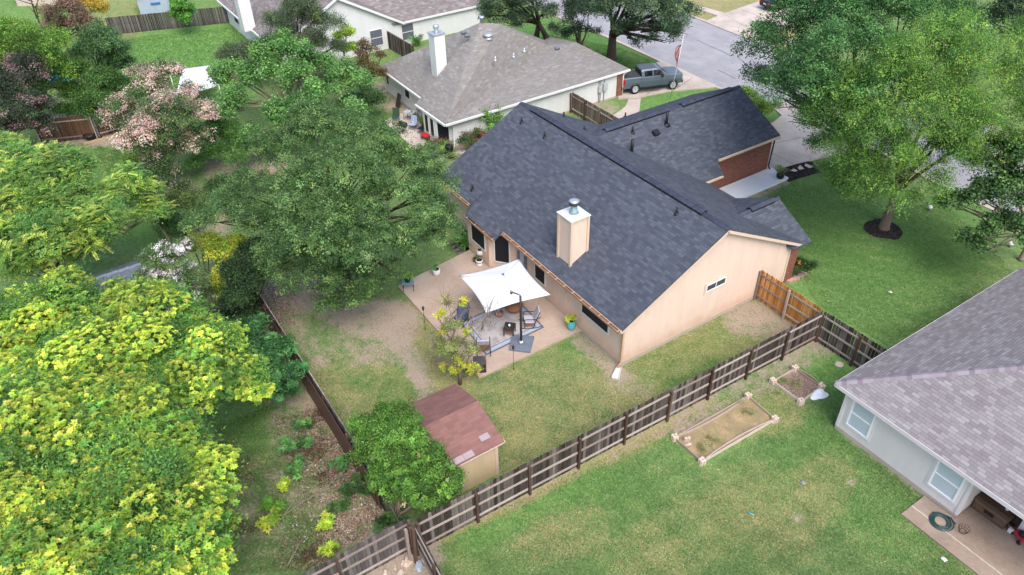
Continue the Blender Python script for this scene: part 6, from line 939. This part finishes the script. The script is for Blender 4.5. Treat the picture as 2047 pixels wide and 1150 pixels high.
tree('shrub', 'bright green shrub at the corner of the brick garage driveway', P(1522, 232), [(1515, 208, 1.2, .8), (1538, 216, 1.0, .7), (1495, 190, 1.6, .7)], [S(380, 14, .17, [((136, 172, 60), 3), ((160, 192, 74), 2), ((104, 140, 54), 1)], cr=.28, asp=.5)], .06, .5, 5, seed=67, group=G, shrub=True, cat='shrub')
LG = [((84, 132, 40), 3), ((106, 156, 50), 3), ((130, 178, 62), 2), ((64, 104, 38), 2)]
tree('privet_tree', 'round glossy green tree over the corner of the red roofed shed', P(788, 1032), [(782, 862, 3.4, .95), (735, 878, 3, .7), (826, 890, 3, .75), (795, 930, 2.8, 1.0), (735, 912, 2.6, .55), (850, 935, 2.4, .8), (822, 978, 2.0, .85), (882, 972, 1.8, .6), (770, 835, 3.6, .55), (855, 1005, 1.5, .5), (770, 955, 2.2, .6), (725, 850, 3.2, .45), (812, 850, 3.4, .5), (900, 960, 1.8, .4)], [S(2400, 16, .105, LG, cr=.18, shell=.6, asp=.5), S(700, 12, .12, LG, style='rosette', shell=.9, asp=.5)], .06, 1.0, 12, PALEBARK, seed=68, group=G, bs=.95, stems=4, lean=(0, .2), blossom=[S(22, 16, .07, [((214, 200, 150), 2), ((196, 176, 120), 1)], cr=.08, shell=.97, asp=.8, lowcut=0)])
tree('fig_bush', 'dense blue green bush pressing over the brown rear fence', P(560, 790), [(545, 702, 1.9, .8), (508, 662, 2.1, .6), (586, 750, 1.6, .62), (545, 762, 1.4, .8), (522, 642, 2.3, .35), (495, 695, 1.8, .8), (570, 790, 1.0, .55), (480, 670, 1.8, .7), (530, 720, 1.9, .8)], [S(700, 14, .17, [((88, 150, 80), 3), ((112, 174, 96), 2.4), ((66, 118, 64), 2)], style='rosette', shell=.75, asp=.45), S(600, 14, .16, [((58, 106, 56), 2), ((76, 128, 66), 2)], cr=.25, asp=.5, shell=.3)], .06, .7, 8, seed=69, group=G, shrub=True, cat='shrub')
# half bare leaning tree beside the patio
b0 = P(920, 768); hn = np.array([CF[0], CF[1], 0]); hn /= np.linalg.norm(hn)
def PV(x, y, dd=0.): return PL(x, y, b0+hn*dd, hn)
t = thing('young_tree', 'half bare young tree with yellow tufts beside the patio', 'tree', tuple(b0), G); r = np.random.default_rng(70); m = MB(); m.tint = .45
tk = [b0, PV(919, 738), PV(911, 708, .1), PV(905, 676), PV(913, 640, -.1), PV(908, 602)]; m.tube(tk, [.10, .075, .06, .04, .02, .01], 8); ends = []
for s_, e, r0, dd in ((1, (955, 700), .05, .2), (1, (930, 690), .04, -.3), (2, (880, 640), .04, .3), (2, (900, 660), .035, -.4), (2, (945, 650), .045, .3), (3, (882, 665), .035, .1), (3, (935, 610), .035, .4), (3, (895, 607), .03, -.2), (2, (868, 690), .03, -.2), (1, (868, 722), .035, .3)): en = PV(*e, dd); limb(m, r, tk[s_], en, r0, .012, .05, 5); ends.append(en)
for a_, e in (((932, 735), (962, 660)), ((962, 660), (990, 590)), ((962, 660), (975, 610)), ((975, 635), (985, 600)), ((950, 690), (940, 640))): limb(m, r, PV(*a_, .1), PV(*e, .35), .035, .008, 0, 5)
for k in range(240):
    a_ = ends[r.integers(len(ends))] if k > 40 else PV(970, 630, .3)+r.normal(0, .3, 3); limb(m, r, a_+r.normal(0, .12, 3), a_+r.normal(0, .42, 3)+(0, 0, .18), .010, .004, .05, 3)
m.tube([PV(925, 752), PV(942, 746), PV(960, 734, -.5)], [.05, .045, .04], 8); m.build('trunk', PALEBARK, t); F_ = Fol(); YT = [((222, 214, 44), 3), ((196, 204, 40), 2), ((160, 184, 50), 1.5)]
def tuft(cols, pts, n, per, size, cr, rad): crown(F_, r, [(*PV(x, y, dd), rad, rad*.7) for x, y, dd in pts], n=n, per=per, size=size, cols=cols, cr=cr, shell=.2, asp=.4)
tuft(YT, [(895, 605, 0), (930, 606, .2), (880, 628, 0), (885, 662, 0), (938, 668, .2), (935, 738, 0), (908, 742, -.2), (950, 738, .1), (920, 728, -.3), (890, 735, .1)], 150, 11, .14, .12, .25); tuft([((152, 170, 84), 2), ((176, 180, 116), 2), ((120, 150, 60), 1)], [(905, 690, 0), (920, 650, .2), (895, 700, -.2), (930, 690, .2), (915, 715, 0), (880, 690, 0), (945, 700, .2), (900, 650, 0)], 300, 9, .13, .16, .36); F_.build('crown', LEAF, t)
# small plants
def plant(name, label, base, h, rad, n, per, size, cols, style='rosette', cat='plant', group='small plants', seed=1, blossom=None, asp=.35, cr=.2):
    centres.bs = 1.0; r = np.random.default_rng(seed); base = np.array(base, float); t = thing(name, label, cat, tuple(base), group); m = MB()
    for k in range(5): limb(m, r, base, base+np.append(r.normal(0, rad*.4, 2), h*.8), .012, .005, .05, 4)
    m.build('stem', TWIG, t); F_ = Fol(); bl = [(base[0]+q_[0], base[1]+q_[1], base[2]+h*q_[2], rad*q_[3], h*.5*q_[3]) for q_ in [(rad*r.normal(0, .55), rad*r.normal(0, .55), .35+.45*r.random(), .3+.4*r.random()) for _ in range(6)]]; crown(F_, r, bl, n=n, per=per, size=size, cols=cols, style=style, cr=cr, shell=.35, asp=asp); F_.build('foliage', LEAF, t)
    if blossom: F_ = Fol(); crown(F_, r, bl, **blossom); F_.build('blossom', PETAL, t)
    return t
YS = [((210, 222, 40), 3), ((176, 206, 40), 2), ((140, 184, 46), 1)]; GS_ = [((88, 146, 68), 3), ((112, 168, 82), 2), ((70, 118, 58), 2)]
for k, (x, y, h, rad, cl, lb) in enumerate(((567, 985, .7, .22, YS, 'yellow sapling standing alone in the middle of the brush lot'), (545, 1050, .9, .32, YS, 'largest yellow sapling in the brush lot, green at its top'), (540, 1020, .8, .28, [((110, 168, 50), 2), ((140, 190, 50), 1)], 'green sapling touching the largest yellow sapling'), (656, 1063, .6, .22, YS, 'yellow sapling beside the leaf litter near the grey fence'), (666, 1110, .6, .26, YS, 'yellow sapling right against the grey fence'), (583, 905, .9, .42, GS_, 'upper green weed clump in the brush lot'), (594, 950, .6, .4, GS_, 'lower green weed clump in the brush lot'), (690, 942, .6, .25, GS_, 'bright weed by the brown rear fence'), (716, 985, .7, .42, [((66, 104, 50), 2), ((88, 126, 62), 2)], 'dull green weeds below the brown rear fence'), (690, 1015, .5, .35, [((74, 112, 52), 2), ((96, 136, 66), 1)], 'loose weeds right of the yellow saplings'), (440, 905, .4, .3, GS_, 'small weed clump at the edge of the yellow tree'), (775, 1050, .6, .4, [((58, 100, 44), 2), ((80, 124, 54), 1)], 'dark weeds at the foot of the round glossy tree'), (615, 855, .4, .15, GS_, 'tiny weed near the top of the leaf litter'))): plant('sapling' if cl is YS else 'weed', lb, P(x, y), h, rad, 46 if rad > .3 else 26, 14, .17, cl, seed=80+k, group='young plants in the brush lot')
plant('rose_bush', 'red flowering rose bush against the white wall', P(950, 305), 1.7, .85, 300, 14, .13, [((84, 112, 62), 3), ((112, 132, 72), 2), ((128, 88, 70), 1.4)], 'leaf', 'shrub', None, 95, S(26, 14, .11, [((206, 44, 66), 3), ((180, 60, 70), 1)], style='rosette', shell=.85, asp=.8), .5, .26)
plant('vine', 'green climbing plant on the white wall beside the rose bush', P(990, 275), 2.1, .6, 110, 14, .17, [((110, 164, 70), 3), ((136, 186, 84), 2)], 'leaf', 'plant', None, 96, None, .6, .25)
plant('shrub', 'brownish low shrub beside the small red lidded grill', P(873, 297), .7, .75, 170, 12, .13, [((136, 104, 90), 3), ((120, 112, 78), 2), ((158, 132, 108), 1)], 'leaf', 'shrub', None, 97, None, .4, .25)
plant('shrub', 'strappy green plants in front of the compost bin', P(888, 306), .5, .7, 90, 14, .3, [((120, 156, 74), 3), ((150, 176, 90), 2)], 'rosette', 'shrub', None, 98, None, .14)
plant('flowering_shrub', 'dark shrub with yellow flowers at the brick corner', P(1592, 552), 1.3, .5, 220, 14, .11, [((52, 84, 38), 3), ((74, 108, 46), 2)], 'leaf', 'shrub', None, 99, S(26, 10, .07, [((226, 190, 40), 1), ((210, 140, 40), .5)], shell=.9, asp=.8, cr=.05), .5, .2)
plant('fern', 'arching green plant in the dark mulch by the bay window', P(936, 494), .7, .45, 26, 14, .45, [((96, 142, 58), 3), ((120, 164, 70), 2)], 'rosette', 'plant', None, 100, None, .16)
plant('shrub', 'small green plant by the white gabled house wall', P(838, 92), .9, .5, 70, 12, .15, [((110, 170, 70), 2), ((80, 130, 60), 1)], 'leaf', 'shrub', None, 101, None, .5, .2)
for k, (x, y, s_) in enumerate(((1492, 822, .3), (1425, 880, .24), (1400, 890, .2), (1585, 775, .2), (1566, 765, .2))): plant('weed', ('green weed patch at the upper end of the long raised bed', 'pale weed in the middle of the lower half of the long raised bed', 'small weed by the pale blocks in the long raised bed', 'weed in the middle of the small raised bed', 'weed near the left side of the small raised bed')[k], P(x, y, .05), .15, s_, 26, 9, .08, [((138, 158, 84), 2), ((168, 168, 92), 2), ((104, 136, 66), 1)], 'leaf', 'weed', 'weeds in the raised beds', 400+k, None, .3, .12)
def potplant(t, h, rad, ht, n, per, size, cols, style='rosette', blossom=None, seed=1, asp=.3):
    r = np.random.default_rng(seed); b = np.array(t.location)+np.array([0, 0, h]); F_ = Fol(); bl = [(b[0], b[1], b[2]+ht*.45, rad, ht*.5)]; crown(F_, r, bl, n=n, per=per, size=size, cols=cols, style=style, cr=.1, shell=.3, asp=asp); o = F_.build('plant', LEAF, None, t.location); o.parent = t; o.location = (0, 0, 0)
potplant(URN, .52, .2, .32, 34, 14, .14, [((196, 210, 40), 3), ((150, 184, 44), 2), ((230, 220, 60), 1)], seed=110); potplant(POT1, .36, .14, .18, 12, 12, .12, GS_, seed=111); potplant(POT5, .18, .22, .34, 18, 12, .22, [((110, 168, 60), 3), ((140, 190, 76), 2)], seed=112); potplant(POT2, .28, .1, .08, 7, 10, .09, GS_, seed=113); potplant(POT3, .33, .1, .08, 6, 10, .08, GS_, seed=114); potplant(POT4, .2, .1, .12, 8, 10, .1, GS_, seed=115)
POT6 = pot('black pot with a pale spiky plant on the white porch slab', (*P(1559, 356, .16)[:2], .16), [(.16, 0), (.24, .1), (.25, .3), (.22, .34)], BLACK, None, None); potplant(POT6, .34, .26, .3, 16, 14, .3, [((170, 186, 110), 2), ((140, 164, 84), 2)], seed=116, asp=.12)
rr = np.random.default_rng(12)
for k, (q, lb) in enumerate(([[(545, 1062), (560, 1040), (600, 985), (660, 955), (720, 945)], 'long pale fallen branch crossing the brush lot'], [[(568, 1030), (610, 1000), (640, 985), (690, 940), (700, 905)], 'forked fallen branch beside the yellow sapling'], [[(600, 862), (640, 885), (670, 886), (672, 885)], 'pale fallen branch near the brown rear fence'], [[(500, 985), (530, 1005), (560, 985)], 'thin grey fallen twig left of the yellow saplings'], [[(640, 862), (652, 920), (655, 965), (630, 990)], 'thin upright fallen branch in the leaf litter'], [[(575, 1130), (600, 1085), (612, 1065)], 'thin fallen branch near the grey fence'])):
    m = MB(); pts = [P(*a, .12+.1*rr.random()) for a in q]; m.tube(pts, list(np.linspace(.022, .008, len(pts))), 5)
    for p_ in pts[1:-1]:
        for j in range(3): m.tube([p_, p_+(*rr.normal(0, .25, 2), .1), p_+(*rr.normal(0, .5, 2), .15)], [.01, .007, .004], 4)
    tag(m.build('fallen_branch', TWIG, None, pts[0]), lb, 'branch', 'fallen branches in the brush lot')
for k, (x, y, rad, lb) in enumerate(((470, 950, .8, 'pile of dead brown brush beside the yellow tree'), (625, 905, .8, 'pile of dead brown brush in the middle of the leaf litter'), (640, 838, .6, 'pile of dead brown brush by the brown rear fence'), (470, 1060, .6, 'scattered dead brush near the bottom of the yellow tree'), (620, 1110, .5, 'small pile of dead brush by the grey fence'), (655, 955, .6, 'dead reddish brush under the forked fallen branch'))):
    r_ = np.random.default_rng(200+k); q = P(x, y); m = MB()
    for j in range(int(150*rad)):
        a_ = r_.random()*6.283; p0 = q+np.append(r_.normal(0, rad*.45, 2), .03+.18*r_.random()); L_ = rad*(.25+.5*r_.random()); p1 = p0+(L_*math.cos(a_), L_*math.sin(a_), r_.normal(0, .08)); m.tube([p0, (p0+p1)/2+r_.normal(0, .04, 3), p1], [.011, .008, .004], 3)
    m.sm = [True]*len(m.sm); m2_ = solid('dead_twig', lin(112, 80, 62), .95, .35, 3); tag(m.build('brush_pile', m2_, None, q), lb, 'brush', 'dead brush piles in the rear lot')
def scatter(name, label, n, poly, size, cols, seed, flat=True, h=.02, mat=None):
    r = np.random.default_rng(seed); q = np.array(poly, float); xs = r.uniform(q[:, 0].min(), q[:, 0].max(), n*3); ys = r.uniform(q[:, 1].min(), q[:, 1].max(), n*3); ins = np.zeros(len(xs), bool); j = len(q)-1
    for i in range(len(q)):
        c_ = ((q[i, 1] > ys) != (q[j, 1] > ys)) & (xs < (q[j, 0]-q[i, 0])*(ys-q[i, 1])/(q[j, 1]-q[i, 1]+1e-9)+q[i, 0]); ins ^= c_; j = i
    k = np.nonzero(ins)[0][:n]; pts = np.array([P(xs[i], ys[i]) for i in k]); N = len(pts); pts[:, 2] = h*r.random(N)+.008; F_ = Fol(); a = r.random(N)*6.283; t_ = np.stack([np.cos(a), np.sin(a), r.normal(0, .25, N) if flat else 1+r.random(N)], 1); F_.leaves(r, pts, t_, unit(np.array([0, 0, 1.])+g3(r, N)*.4), size*(.5+.8*r.random(N)), size*.5*(.5+.8*r.random(N)), pal(r, N, cols, .2)); return tag(F_.build(name, mat or PETAL, None, (0, 0, 0)), label, None, None, 'stuff')
LT = [((150, 122, 104), 3), ((184, 158, 138), 2), ((108, 84, 70), 3), ((210, 192, 178), .8)]
scatter('leaf_litter', 'dry brown fallen leaves strewn over the brush lot', 5200, [(540, 830), (640, 830), (760, 1020), (740, 1060), (620, 1140), (540, 1140), (600, 1000)], .10, LT, 1); 

def turf(name, label, n, poly, L, seed, holes=()):
    "grass blades; colour follows how dry, lush or deep green the ground is there"
    r = np.random.default_rng(seed); q = np.array(poly, float); xs = r.uniform(q[:, 0].min(), q[:, 0].max(), n*3); ys = r.uniform(q[:, 1].min(), q[:, 1].max(), n*3); ins = np.zeros(len(xs), bool); j = len(q)-1
    for i in range(len(q)): ins ^= ((q[i, 1] > ys) != (q[j, 1] > ys)) & (xs < (q[j, 0]-q[i, 0])*(ys-q[i, 1])/(q[j, 1]-q[i, 1]+1e-9)+q[i, 0]); j = i
    xs, ys = xs[ins][:n], ys[ins][:n]; D = CF+CR*((xs-1023.5)/F)[:, None]-CU*((ys-575)/F)[:, None]; pts = CC+D*((-CC[2])/D[:, 2])[:, None]; f = field(xs, ys)
    k_ = unit(g3(r, 8))[:, :2]; nz = sum(np.sin((pts[:, :2]@k_[i])*(1.3+.9*i)+i*1.7) for i in range(8))/8*1.4; keep = r.random(len(xs)) > np.clip(f['dirt']*1.25+nz*.35, 0, .97)
    for x0, x1, y0, y1 in holes: keep &= ~((pts[:, 0] > x0) & (pts[:, 0] < x1) & (pts[:, 1] > y0) & (pts[:, 1] < y1))
    pts = pts[keep]; nz = nz[keep]; f = {c: v[keep][:, None] for c, v in f.items()}; N = len(pts); pick = lambda cs: pal(r, N, cs, .07); u = r.random((N, 1))
    C = pick([((100, 130, 66), 3), ((128, 152, 82), 2), ((84, 116, 58), 2)]); C = np.where(u < f['lush'], pick([((98, 148, 62), 3), ((128, 172, 82), 2), ((78, 124, 52), 2)]), C); C = np.where(r.random((N, 1)) < f['deep']*.9, pick([((88, 130, 54), 3), ((112, 154, 72), 2), ((74, 114, 48), 2)]), C); C = np.where(r.random((N, 1)) < np.clip(f['dry']*1.35+nz[:, None]*.45, 0, .92), pick([((170, 152, 96), 3), ((150, 140, 88), 2), ((196, 178, 124), 1)]), C); C *= (1+.2*nz[:, None])
    pts[:, 2] = .002; F_ = Fol(); C = C*1.2; t_ = np.concatenate([r.normal(0, 1.2, (N, 2)), .3+.5*r.random((N, 1))], 1); F_.leaves(r, pts, t_, unit(g3(r, N)*.5+np.array([0, 0, 1.2])), L*(.5+.9*r.random(N)), L*.28*(.7+.6*r.random(N)), C); return tag(F_.build(name, LEAF, None, (0, 0, 0)), label, None, None, 'stuff')
turf('grass', 'mown grass blades of the lawn with the raised beds', 120000, [(866, 1088), (1640, 698), (1692, 738), (1672, 869), (1848, 995), (1803, 1032), (1962, 1160), (880, 1160)], .07, 301, ((4.5, 6.4, -1.1, 3.4), (4.5, 6.3, 4.75, 6.4)))
turf('grass', 'patchy grass blades of the back yard behind the tan house', 80000, [(545, 600), (800, 580), (955, 760), (1160, 668), (1238, 738), (1500, 602), (1612, 640), (930, 983), (980, 900), (905, 780), (700, 890)], .065, 302, ((-11.3, -2.9, -5.85, 1), (-1.5, 2.1, -10.4, -7.8)))
turf('grass', 'dense grass blades of the front lawn', 60000, [(1625, 372), (1660, 365), (1750, 430), (1880, 400), (2047, 560), (1770, 690), (1640, 615), (1600, 560), (1590, 470), (1480, 408), (1575, 366)], .08, 303)
turf('grass', 'rough grass and weeds of the brush lot', 60000, [(430, 850), (560, 805), (640, 840), (700, 1000), (600, 1140), (430, 1150)], .085, 304)
turf('grass', 'long bright grass of the far lawn', 20000, [(225, 165), (240, 78), (470, 52), (505, 75), (520, 170), (300, 200)], .17, 305); turf('grass', 'grass blades of the shaded lawn left of the red bricks', 16000, [(185, 292), (238, 300), (330, 480), (240, 400)], .1, 306); turf('grass', 'grass blades of the lawn under the street oaks', 14000, [(1060, 84), (1100, 70), (1240, 96), (1318, 126), (1240, 150)], .11, 307)
